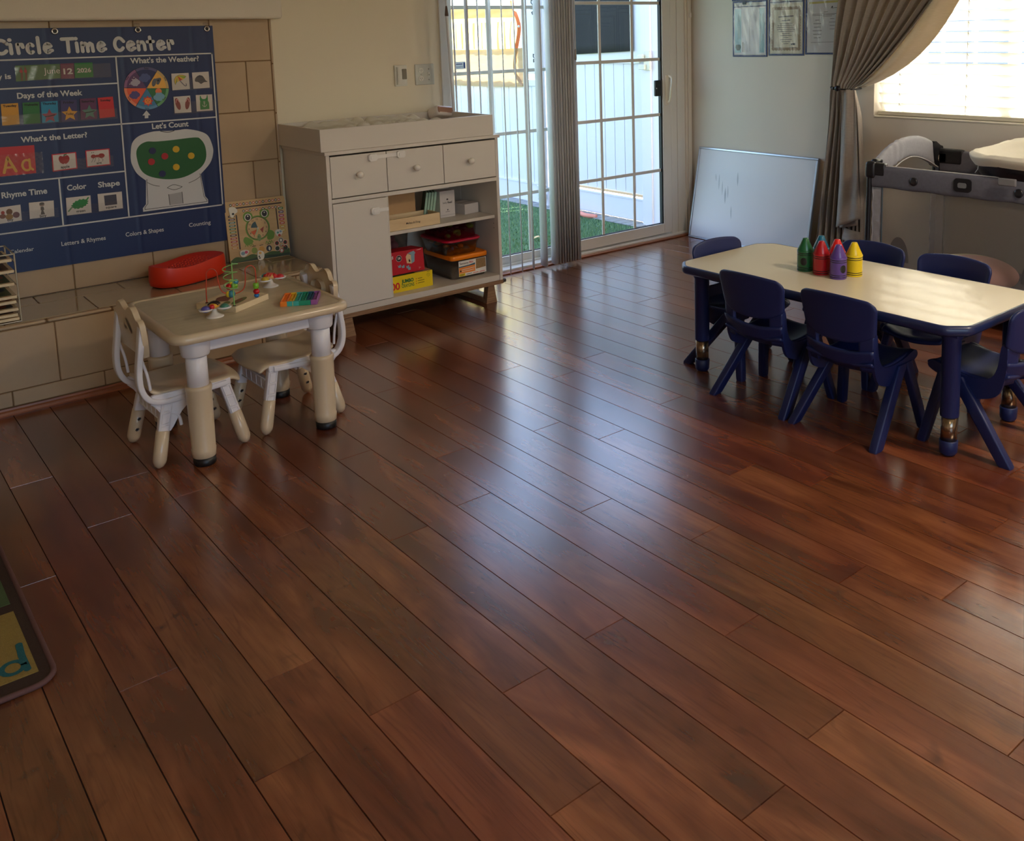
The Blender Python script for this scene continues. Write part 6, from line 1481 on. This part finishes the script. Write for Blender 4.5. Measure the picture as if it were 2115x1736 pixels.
def upper(u, v):
    z = 1.075+1.17*v; L_, R_ = edges(z); t = (z-1.065)/1.185
    y = R_+.03*(1-u)*0+(.20*t**.6+.02)*(.42-u)-.0
    return (3.972-.02*sin(pi*u)+.012*sin(7*u+5*v)-.012*(1-t), y-.03*sin(pi*min(1, t*2.2))*u, z-.10*u*sin(pi*min(1, t*1.6))*(1-t))
w = MB(mixmat('sunlit curtain edge', C(200, 196, 188), 0.85, 0.45, weave=0.35, var=0.28, scale=16, stretch=(3, 1.2, 22), tcol=C(190, 172, 146))); w.grid(24, 60, upper); o = w.build('leading_edge', None, cu, org=CO); solid(o, .0016, 0)  # same cloth in a lighter colour, painting the sunlight on its edge
w = MB(pm('curtain rod', C(60, 56, 54), 0.4, metal=0.6)); w.cyl((3.985, 1.3, 2.27), (3.985, 3.5, 2.27), .012)
tag(w.build('curtain_rod', org=(3.985, 2.4, 2.27)), 'dark curtain rod above the window', 'curtain rod')
t = thing('curtain_tie', 'black magnetic tie-back clip around the grey curtain', 'tie-back', (3.93, 3.30, 1.065))
w = MB(pm('black cord', C(20, 18, 22), 0.6)); w.tube([(.050+.072*cos(a), .092*sin(a)+.005, .006*sin(a+.6)) for a in (2*pi*i/32 for i in range(32))], .0042, 8, closed=True); w.build('cord', None, t)
w = MB(pm('tie clip', C(26, 24, 32), 0.3)); w.sphere((-.026, .010, 0), .017, 0, 14, 10, (.8, 1.25, 1)); w.sphere((-.018, .042, 0), .010, 0, 10, 8, (.8, 1.3, 1)); w.build('clip', None, t)
# ================================================================== BLUE TABLE AND CHAIRS
navyp = pm('navy plastic', C(24, 36, 86), 0.45, var=0.04, scale=12, bump=0.08, bscale=500)
edgep = pm('navy edge', C(28, 40, 82), 0.38, var=0.03, coat=0.1)
steel = pm('steel tube', C(150, 132, 112), 0.22, metal=0.95, var=0.04)
lamt = pm('cream laminate top', C(222, 212, 184), 0.30, var=0.02, scale=5, bump=0.03, bscale=60, coat=0.1)
TZ = .465
bt = thing('classroom_table', 'long low children table with cream top and navy edge', 'table', (2.252, 2.10, 0))
def oct_(hx, hy, c, n=4):
    """rectangle with soft cut corners"""
    P_ = [(hx, -hy+c), (hx, hy-c), (hx-c, hy), (-hx+c, hy), (-hx, hy-c), (-hx, -hy+c), (-hx+c, -hy), (hx-c, -hy)]
    out = []
    for i in range(8):
        a, b_, d = Vector(P_[i-1]), Vector(P_[i]), Vector(P_[(i+1) % 8])
        u, v = (a-b_).normalized()*.018, (d-b_).normalized()*.018
        for k_ in range(n+1):
            t = k_/n; out.append(tuple((b_+u)*(1-t)**2+b_*2*t*(1-t)+(b_+v)*t*t))
    return out
w = MB(edgep); vs = []; HXT, HYT = .300, .640
lv = [(-.030, .430), (-.008, .431), (-.001, .438), (0, .450), (-.003, .461), (-.010, TZ), (-.014, TZ-.0005)]
for o_, z in lv: vs += [(x, y, z) for x, y in oct_(HXT+o_, HYT+o_, .062+o_*.4)]
n = len(oct_(1, 1, .1))
w.add(vs, [(i*n+j, i*n+(j+1) % n, (i+1)*n+(j+1) % n, (i+1)*n+j) for i in range(len(lv)-1) for j in range(n)], 0, True); w.add(vs[:n], [tuple(range(n))[::-1]], 0)
w.build('edge_band', None, bt)
w = MB(lamt); w.add([(x, y, TZ-.0003) for x, y in oct_(HXT-.0135, HYT-.0135, .0565)], [tuple(range(n))]); w.build('tabletop', None, bt)
w = MB(edgep)
for s in (1, -1): w.box(s*.215-.012, s*.215+.012, -.54, .54, .405, .432, bev=.003); w.box(-.20, .20, s*.553-.012, s*.553+.012, .405, .432, bev=.003)
w.build('apron', None, bt)
for sx in (1, -1):
    for sy in (1, -1):
        T = Matrix.Translation((sx*.207, sy*.555, 0))
        w = MB(navyp); w.lathe([(.030, .136), (.0305, .138), (.0305, .40), (.034, .405), (.040, .432)], 24, 0, T)
        w.box(-.045, .045, -.045, .045, .418, .432, bev=.004, T=T); lg = w.build('leg', None, bt)
        w = MB(steel); w.lathe([(.0265, .045), (.0265, .140)], 24, 0, T); w.build('tube', None, lg)
        w = MB(navyp); w.lathe([(.018, .0), (.024, .004), (.029, .012), (.0305, .050), (.028, .053)], 24, 0, T); w.build('foot_cap', None, lg)
        w = MB(blackf); w.cyl(T @ Vector((.030, .0, .160)), T @ Vector((.046, 0, .160)), .006, None, 10); w.cyl(T @ Vector((.044, .0, .160)), T @ Vector((.050, 0, .160)), .009, None, 10); w.build('lock_pin', None, lg)

def blue_chair(label, loc, rz):
    t = thing('school_chair', label, 'chair', loc, rz, 'navy plastic chairs around the long table')
    w = MB(navyp)
    def seat(u, v):
        x = -.125+.295*u; hw = .136-.012*u; q = 2*v-1
        z = .252+.022*max(0, u-.45)**1.2*2-.030*max(0, u-.90)/.10*.6+.016*q*q+.030*max(0, .16-u)/.16-.012*(1-q*q)*sin(pi*u)
        return (x+.006*(1-q*q)*u, q*hw, z)
    w.grid(22, 16, seat); o = w.build('seat', None, t); solid(o, .015, -1); subsurf(o, 1)
    w = MB(navyp)
    def back(u, v):
        q = 2*u-1; hw = .143+.014*v-.010*max(0, v-.86)/.14
        zlo = .350+.026*q*q*q*q+.014*q*q; ztop = .521-.012*q*q-.012*max(0, abs(q)-.9)/.1
        z = zlo+(ztop-zlo)*v
        return (-.118-.020*v-.026*(1-q*q)+.006*(abs(q) > .985), q*hw, z)
    w.grid(28, 14, back); o = w.build('backrest', None, t); solid(o, .014, 0); subsurf(o, 1)
    w = MB(navyp)
    def low(u, v):
        q = 2*u-1; z = .268+.014*q*q+.052*v
        return (-.116-.024*(1-q*q)-.004*v+.014*(1-v), q*(.133+.004*v), z)
    w.grid(24, 6, low)
    for s in (1, -1):
        w.grid(8, 10, lambda u, v: (-.106-.010*v-.024*(1-(.62+.36*u)**2)+.022*max(0, .35-v), s*(.62+.36*u)*(.134+.006*v), .255+.135*v))
    o = w.build('back_support', None, t); solid(o, .013, 0)
    for s in (1, -1):
        w = MB(navyp)
        P_ = spline([(-.118, .385), (-.100, .385), (-.090, .315), (-.068, .272), (-.02, .258), (.06, .262), (.130, .282), (.152, .272), (.150, .254), (.100, .232), (.040, .200), (-.01, .188), (-.060, .198), (-.098, .225), (-.118, .300)], 3, True)
        w.prism(P_, s*.132-.0055, s*.132+.0055, 0, smooth=True); smoothed(w.build('side_frame', None, t), 45)
    for sx in (1, -1):
        for sy in (1, -1):
            tx, ty = (.098, .126) if sx > 0 else (.052, .130)
            bx_, by_ = sx*.148, sy*.170
            w = MB(navyp); hx, hy = (.017, .016) if sx > 0 else (.024, .016)
            lo_ = [(bx_+x, by_+y) for x, y in rrect(-hx, hx, -hy, hy, .007, 3)]; hi_ = [(tx+x*1.15, sy*ty+y) for x, y in rrect(-hx, hx, -hy, hy, .007, 3)]
            n = len(lo_); vs = [(x, y, 0) for x, y in [((p[0]-bx_)*.86+bx_, (p[1]-by_)*.86+by_) for p in lo_]]+[(a+(c-a)*.02, b_+(d-b_)*.02, .006) for (a, b_), (c, d) in zip(lo_, hi_)]+[(x, y, .250) for x, y in hi_]
            w.add(vs, [(i*n+j, i*n+(j+1) % n, (i+1)*n+(j+1) % n, (i+1)*n+j) for i in range(2) for j in range(n)], 0, True); w.add(vs[:n], [tuple(range(n))[::-1]]); w.add(vs[-n:], [tuple(range(n))])
            smoothed(w.build('leg', None, t), 55)
    return t
blue_chair('navy plastic chair on the near side of the long table, by the green crayon cup', (2.035, 2.272, 0), 0)
blue_chair('navy plastic chair on the near side of the long table, by the front steel leg', (2.035, 1.888, 0), 0)
blue_chair('navy plastic chair at the far end of the long table by the whiteboard', (2.240, 2.612, 0), -pi/2)
blue_chair('navy plastic chair at the end of the long table nearest the right edge', (2.258, 1.516, 0), pi/2)
blue_chair('navy plastic chair across the long table behind the yellow crayon cup', (2.500, 2.232, 0), pi)
blue_chair('navy plastic chair across the long table in front of the pink cushion', (2.500, 1.868, 0), pi)

bandm = pm('crayon black', C(18, 16, 20), 0.35)
for nm, x, y, col, dot in (('green', 2.243, 2.281, (20, 92, 52), 205), ('blue', 2.321, 2.262, (20, 104, 136), None), ('dark red', 2.240, 2.202, (172, 12, 30), None),
                           ('bright red', 2.306, 2.176, (226, 36, 36), None), ('purple', 2.231, 2.117, (92, 64, 146), 250), ('yellow', 2.306, 2.098, (236, 204, 20), None)):
    t = thing('crayon_cup', nm+' crayon shaped cup standing on the long table', 'crayon cup', (x, y, TZ), 0, 'crayon shaped cups on the long table')
    m_ = pm('crayon '+nm, C(*col), 0.32, var=0.03, coat=0.15)
    w = MB(m_); w.lathe([(.031, 0), (.0318, .002), (.0318, .076), (.0325, .078), (.0325, .082), (.030, .083)], 32); bd = w.build('cup', None, t)
    w = MB(m_); w.lathe([(.0305, .081), (.0310, .084), (.0115, .128), (.0105, .130), (.0, .1302)], 32); w.build('pointed_lid', None, t)
    w = MB(bandm)
    for z in (.008, .0155, .066, .0735): w.lathe([(.0319, z-.0014), (.0321, z), (.0319, z+.0014)], 32)
    if dot:
        def dt(u, v, a0=radians(dot)):
            r_ = sqrt_ = u**.5*1.0; a = 2*pi*v; return (.0322*cos(a0+r_*.40*cos(a)), .0322*sin(a0+r_*.40*cos(a)), .041+.0155*r_*sin(a))
        w.grid(5, 25, dt)
    w.build('printed_bands', None, bd)

# ================================================================== PLAYPEN
pg = mixmat('heather grey fabric', C(112, 112, 124), 0.9, 0.08, weave=0.4, var=0.22, scale=60, stretch=(1, 1, 1))
pgl = mixmat('light heather fabric', C(176, 176, 184), 0.9, 0.10, weave=0.4, var=0.16, scale=60)
mesh = mixmat('playpen mesh', C(150, 140, 130), 0.9, 0.25, alpha=0.42, var=0.1, scale=200)
capm = pm('playpen black', C(30, 30, 36), 0.32, coat=0.1); trimw = pm('white piping', C(206, 204, 206), 0.6)
PX0, PX1, PY0, PY1, PT = 3.405, 4.010, 1.760, 2.735, .722
PP = (3.70, 2.25, 0)
pp = thing('playpen', 'grey folding playpen with mesh sides below the window', 'playpen', PP)
def padrail(x, y0, y1, z0, z1, t_, mat, sag=0.0):
    w = MB(mat); n = 16
    def f(u, v):
        a = 2*pi*u; e = .55; q = math.copysign(abs(cos(a))**e, cos(a)); r_ = math.copysign(abs(sin(a))**e, sin(a))
        y = y0+(y1-y0)*v; return (x+t_/2*q*(1+.15*sin(pi*v)), y, (z0+z1)/2+(z1-z0)/2*r_-(sag*sin(pi*v) if r_ < 0 else .0)+.002*sin(30*v+q))
    w.grid(n, 40, f, closeu=True); return w
padrail(PX0, PY0, PY1, .611, PT, .034, pg).build('front_rail', None, pp, org=PP)
padrail(PX1, PY0, PY1, .625, .745, .034, pg).build('rear_rail', None, pp, org=PP)
w = MB(trimw); w.tube([(PX0-.006, PY0, PT+.001), (PX0-.006, PY1, PT+.001)], .003, 6); w.build('piping', None, pp, org=PP)
OUTR = [(0, .735), (.03, .755), (.064, .773), (.11, .797), (.158, .814), (.21, .828), (.262, .836), (.33, .840), (.403, .836), (.45, .826), (.49, .814), (.53, .798), (.57, .781), (.605, .75)]
INN = [(.605, .640), (.56, .660), (.496, .689), (.43, .713), (.366, .729), (.31, .734), (.266, .729), (.22, .718), (.178, .702), (.13, .680), (.09, .655), (.05, .64), (0, .635)]
for yy, nm in ((PY1, 'arched_end'), (PY0, 'arched_end')):
    w = MB(pgl); T = Matrix.Translation((PX0, yy, 0))
    o_ = spline(OUTR, 3); i_ = spline(INN[::-1], 3); k_ = 40
    def samp(L_, t):
        f = t*(len(L_)-1); a = int(min(f, len(L_)-2)); return Vector(L_[a])+(Vector(L_[a+1])-Vector(L_[a]))*(f-a)
    def arch(u, v):
        a, b_ = samp(o_, v), samp(i_, v); c = (a+b_)/2; h = (a-b_)/2; an = 2*pi*u; e = .6
        q = math.copysign(abs(cos(an))**e, cos(an)); r_ = math.copysign(abs(sin(an))**e, sin(an)); p = c+h*q
        return (PX0+p.x, yy+.019*r_+.0025*sin(70*v)*abs(q)*math.exp(-((v-.34)/.1)**2), p.y+.0025*sin(84*v)*math.exp(-((v-.36)/.12)**2))
    w.grid(18, 80, arch, closeu=True); w.build(nm, None, pp, org=PP)
w = MB(trimw); w.tube([(PX0+x, PY1-.022, z) for x, z in spline(INN[::-1], 3)], .0028, 6); w.build('piping', None, pp, org=PP)
for x, y in ((PX0, PY0), (PX0, PY1), (PX1, PY0), (PX1, PY1)):
    sx = -1 if x == PX0 else 1; sy = -1 if y == PY0 else 1
    w = MB(capm)
    w.box(x-.030 if sx < 0 else x-.022, x+.022 if sx < 0 else x+.030, y-.022 if sy > 0 else y-.036, y+.036 if sy > 0 else y+.022, .655, .742, bev=.018, seg=4)
    w.box(x-.020, x+.020, min(y, y-sy*.075), max(y, y-sy*.075), .668, .736, bev=.012, seg=3)
    w.box(min(x, x-sx*.06), max(x, x-sx*.06), y-.020, y+.020, .672, .752, bev=.012, seg=3)
    w.build('corner_cap', None, pp, org=PP)
    w = MB(capm); w.tube([(x+sx*.010, y+sy*.016, .67), (x+sx*.012, y+sy*.020, .35), (x+sx*.016, y+sy*.026, .03)], .0135, 12); w.build('post', None, pp, org=PP)
    w = MB(capm); w.lathe([(.018, 0), (.021, .004), (.021, .035), (.014, .04)], 16, 0, Matrix.Translation((x+sx*.016, y+sy*.026, 0))); w.build('foot', None, pp, org=PP)
    w = MB(pgl); w.grid(8, 24, lambda u, v: (x+.002*sin(40*v+5*u), y-sy*(-.005+.058*u), .06+.55*v)); w.grid(8, 24, lambda u, v: (x-sx*(-.005+.058*u), y+.002*sin(40*v), .06+.55*v)); solid(w.build('corner_panel', None, pp, org=PP), .003, 0)
    w = MB(pm('slate binding', C(70, 86, 98), 0.7)); w.tube([(x-.002, y-sy*.054, .06), (x-.002, y-sy*.054, .612)], .004, 6); w.build('binding', None, pp, org=PP)
w = MB(capm)                                                    # bracket where the arch meets the rear rail
w.prism(spline([(.535, .795), (.60, .768), (.628, .752), (.628, .66), (.60, .650), (.565, .665), (.54, .71)], 3, True), -.024, .024, 0, Matrix.Translation((PX0, PY1, 0)))
w.box(PX1-.02, PX1+.02, PY1-.16, PY1, .665, .752, bev=.015, seg=3); w.build('rear_bracket', None, pp, org=PP)
w = MB(chrome, capm); w.tube([(PX0+.575, PY1-.027, .685), (PX0+.575, PY1-.028, .715), (PX0+.600, PY1-.028, .715), (PX0+.602, PY1-.027, .69)], .003, 6); w.tube([(PX0+.588, PY1-.027, .69), (PX0+.590, PY1-.026, .60)], 1.0, 8, 1, sq=(.016, .004)); w.build('strap_buckle', None, pp, org=PP)
w = MB(mesh)
w.grid(2, 2, lambda u, v: (PX0+.004, PY0+.05+(PY1-PY0-.10)*u, .10+.515*v)); w.build('front_mesh', None, pp, org=PP)
w = MB(mesh); w.grid(2, 2, lambda u, v: (PX1-.004, PY0+.05+(PY1-PY0-.10)*u, .10+.53*v)); w.build('rear_mesh', None, pp, org=PP)
for y in (PY0, PY1):
    w = MB(mesh); w.grid(2, 2, lambda u, v: (PX0+.05+(PX1-PX0-.10)*u, y, .10+.545*v)); w.build('end_mesh', None, pp, org=PP)
pd = mixmat('dark mesh patch', C(96, 92, 92), 0.9, 0.1, alpha=0.85, var=0.2, scale=300)
for yc in (2.585, 1.905):
    w = MB(pd); P_ = [(yc+.058*cos(a), .245+.125*sin(a)) for a in (pi*i/16 for i in range(17))]; w.add([(PX0+.001, y, z) for y, z in P_], [tuple(range(17))]); w.build('mesh_patch', None, pp, org=PP)
for y in (2.498, 1.980):
    w = MB(capm); w.lathe([(.021, 0), (.0205, .005), (.015, .007), (0, .0075)], 24, 0, Matrix.Translation((PX0-.0185, y, .662)) @ Matrix.Rotation(-pi/2, 4, 'Y')); w.build('rail_button', None, pp, org=PP)
w = MB(capm, pm('grey button', C(120, 120, 126), 0.4)); T = Matrix.Translation((PX0-.019, 2.244, .671)) @ Matrix.Rotation(-pi/2, 4, 'Z')
w.prism(rrect(-.043, .043, -.032, .032, .018, 6), -.008, .002, 0, T); w.prism(rrect(-.021, .021, -.012, .012, .008, 5), -.012, -.008, 1, T); w.build('release_plate', None, pp, org=PP)
w = MB(pg); w.box(PX0+.01, PX1-.01, PY0+.01, PY1-.01, .060, .100, bev=.015, seg=3); w.build('mattress', None, pp, org=PP)
w = MB(pg); w.box(PX0-.002, PX0+.006, PY0+.03, PY1-.03, .045, .13, bev=.003); w.box(PX1-.006, PX1+.002, PY0+.03, PY1-.03, .045, .13, bev=.003); w.build('lower_band', None, pp, org=PP)
# changing station clipped on the playpen
CS = (3.70, 1.96, .70)
cs = thing('changing_station', 'black changing station with quilted cream pad on the playpen', 'changing station', CS)
EA, EB = .345, .335
def eo(a, k_=1.0, e=.75): return (EA*k_*math.copysign(abs(cos(a))**e, cos(a)), EB*k_*math.copysign(abs(sin(a))**e, sin(a)))
w = MB(capm)
def shell(u, v):
    a = 2*pi*u; k_ = .80+.21*v**.6; x, y = eo(a, k_); return (x, y, -.012+.105*v)
w.grid(56, 8, shell, closeu=True); w.add([eo(2*pi*i/56, .80)+(-.012,) for i in range(56)], [tuple(range(56))[::-1]]); o = w.build('shell', None, cs); solid(o, .006, -1)
quilt = mixmat('quilted cream', C(226, 220, 206), 0.8, 0.05, weave=0.15, var=0.04, scale=30)
w = MB(quilt)
def qp(u, v):
    a = 2*pi*u
    if v < .25: k_ = .985+.055*sin(pi*v/.25*.5); z = .070+.040*(v/.25)
    else:
        t = (v-.25)/.75; k_ = 1.04-1.0*t; z = .110+.018*sin(pi*min(1, t*5))-.055*min(1, max(0, t*3-.15))**1.2
    x, y = eo(a, k_)
    z += .045*max(0, x/EA)**1.5*(1-.4*v)
    if v > .25: z -= .0035*(math.exp(-(sin(26*(x+y)))**2*30)+math.exp(-(sin(26*(x-y)))**2*30))
    return (x, y, z+.004*sin(7*a)*(v < .3))
w.grid(90, 70, qp, closeu=True); w.build('quilted_pad', None, cs)
w = MB(pm('grey clip', C(128, 126, 130), 0.45)); w.box(-EA-.012, -EA+.004, .016, .098, -.004, .030, bev=.005); w.build('side_clip', None, cs)
w = MB(trimw); w.tube([(-.27, .235, .075), (-.285, .23, .05), (-.27, .25, .03)], .002, 6); w.build('tie_cord', None, cs)
# round cushion inside the playpen
m, nt, b = _nodes('patchwork plush')
tc = N(nt, 'ShaderNodeTexCoord'); no = N(nt, 'ShaderNodeTexVoronoi', Scale=4.2); nt.links.new(tc.outputs['Object'], no.inputs['Vector'])
sp = N(nt, 'ShaderNodeSeparateColor'); nt.links.new(no.outputs['Color'], sp.inputs[0]); cr = N(nt, 'ShaderNodeValToRGB'); e = cr.color_ramp.elements; cr.color_ramp.interpolation = 'CONSTANT'
e[0].color = C(222, 170, 164); e[1].position = .42; e[1].color = C(226, 212, 170); k_ = e.new(.68); k_.color = C(150, 182, 166)
nt.links.new(sp.outputs[0], cr.inputs[0]); nt.links.new(cr.outputs[0], b.inputs['Base Color']); b.inputs['Roughness'].default_value = .9
n2 = N(nt, 'ShaderNodeTexNoise', Scale=300.0); bp = N(nt, 'ShaderNodeBump', Strength=.4, Distance=.002); nt.links.new(n2.outputs['Fac'], bp.inputs['Height']); nt.links.new(bp.outputs[0], b.inputs['Normal'])
w = MB(m); w.sphere((0, 0, .085), .215, 0, 32, 18, (.86, 1.05, .40)); tag(w.build('round_cushion', loc=(3.66, 2.33, .1005)), 'soft pink, cream and green round cushion inside the playpen', 'cushion')

# ================================================================== RUG
pile = pm('rug brown', C(54, 34, 24), 0.95, var=0.3, scale=160, bump=1.0, bscale=500); pileo = pm('rug olive', C(140, 118, 58), 0.95, var=0.25, scale=160, bump=1.0, bscale=500); pilet = pm('rug teal', C(22, 92, 100), 0.95, var=0.2, scale=160, bump=1.0, bscale=500)
rg_ = thing('rug', 'dark brown letter rug at the left edge of the floor', 'rug', (-1.24, 3.0, 0))
RX0, RX1, RY0, RY1 = -2.0, -.470, 2.286, 3.75
w = MB(pile)
P_ = rrect(RX0+.006, RX1-.006, RY0+.006, RY1-.006, .045, 6); n = len(P_)
w.add([(x, y, .0) for x, y in P_]+[(x, y, .010) for x, y in P_], [(i, (i+1) % n, (i+1) % n+n, i+n) for i in range(n)]+[tuple(range(n, 2*n))], 0); w.build('pile', None, rg_, org=(-1.24, 3.0, 0))
w = MB(pm('rug binding', C(92, 62, 60), 0.8, var=0.1, scale=90)); w.tube([(x, y, .007) for x, y in rrect(RX0+.005, RX1-.005, RY0+.005, RY1-.005, .05, 6)], .0068, 8, closed=True); w.build('binding', None, rg_, org=(-1.24, 3.0, 0))
sq_c = [pileo, pm('rug rust', C(120, 58, 36), 0.95, var=0.25, scale=160, bump=1.0, bscale=500), pm('rug moss', C(72, 92, 56), 0.95, var=0.25, scale=160, bump=1.0, bscale=500)]
for i in range(4):
    for j in range(4):
        x1 = -.504-.35*i; y0 = 2.342+.35*j
        if j == 3: continue
        w = MB(sq_c[(i+2*j) % 3]); w.box(x1-.308, x1, y0, y0+.307, .008, .0118); w.build('pile_square', None, rg_, org=(-1.24, 3.0, 0))
w = MB(pilet); R3 = Matrix.Rotation(-pi/2, 4, 'X')
def fl(P_, wd): w.stroke(P_, wd, 0, 0, Matrix.Translation((0, 0, .0124)) @ R3)
fl([(-.520, 2.482), (-.523, 2.43), (-.522, 2.364)], .015)
fl([(-.5475+.0225*cos(radians(a)), 2.392+.026*sin(radians(a))) for a in range(0, 361, 20)], .0125)
w.build('letter', None, rg_, org=(-1.24, 3.0, 0))
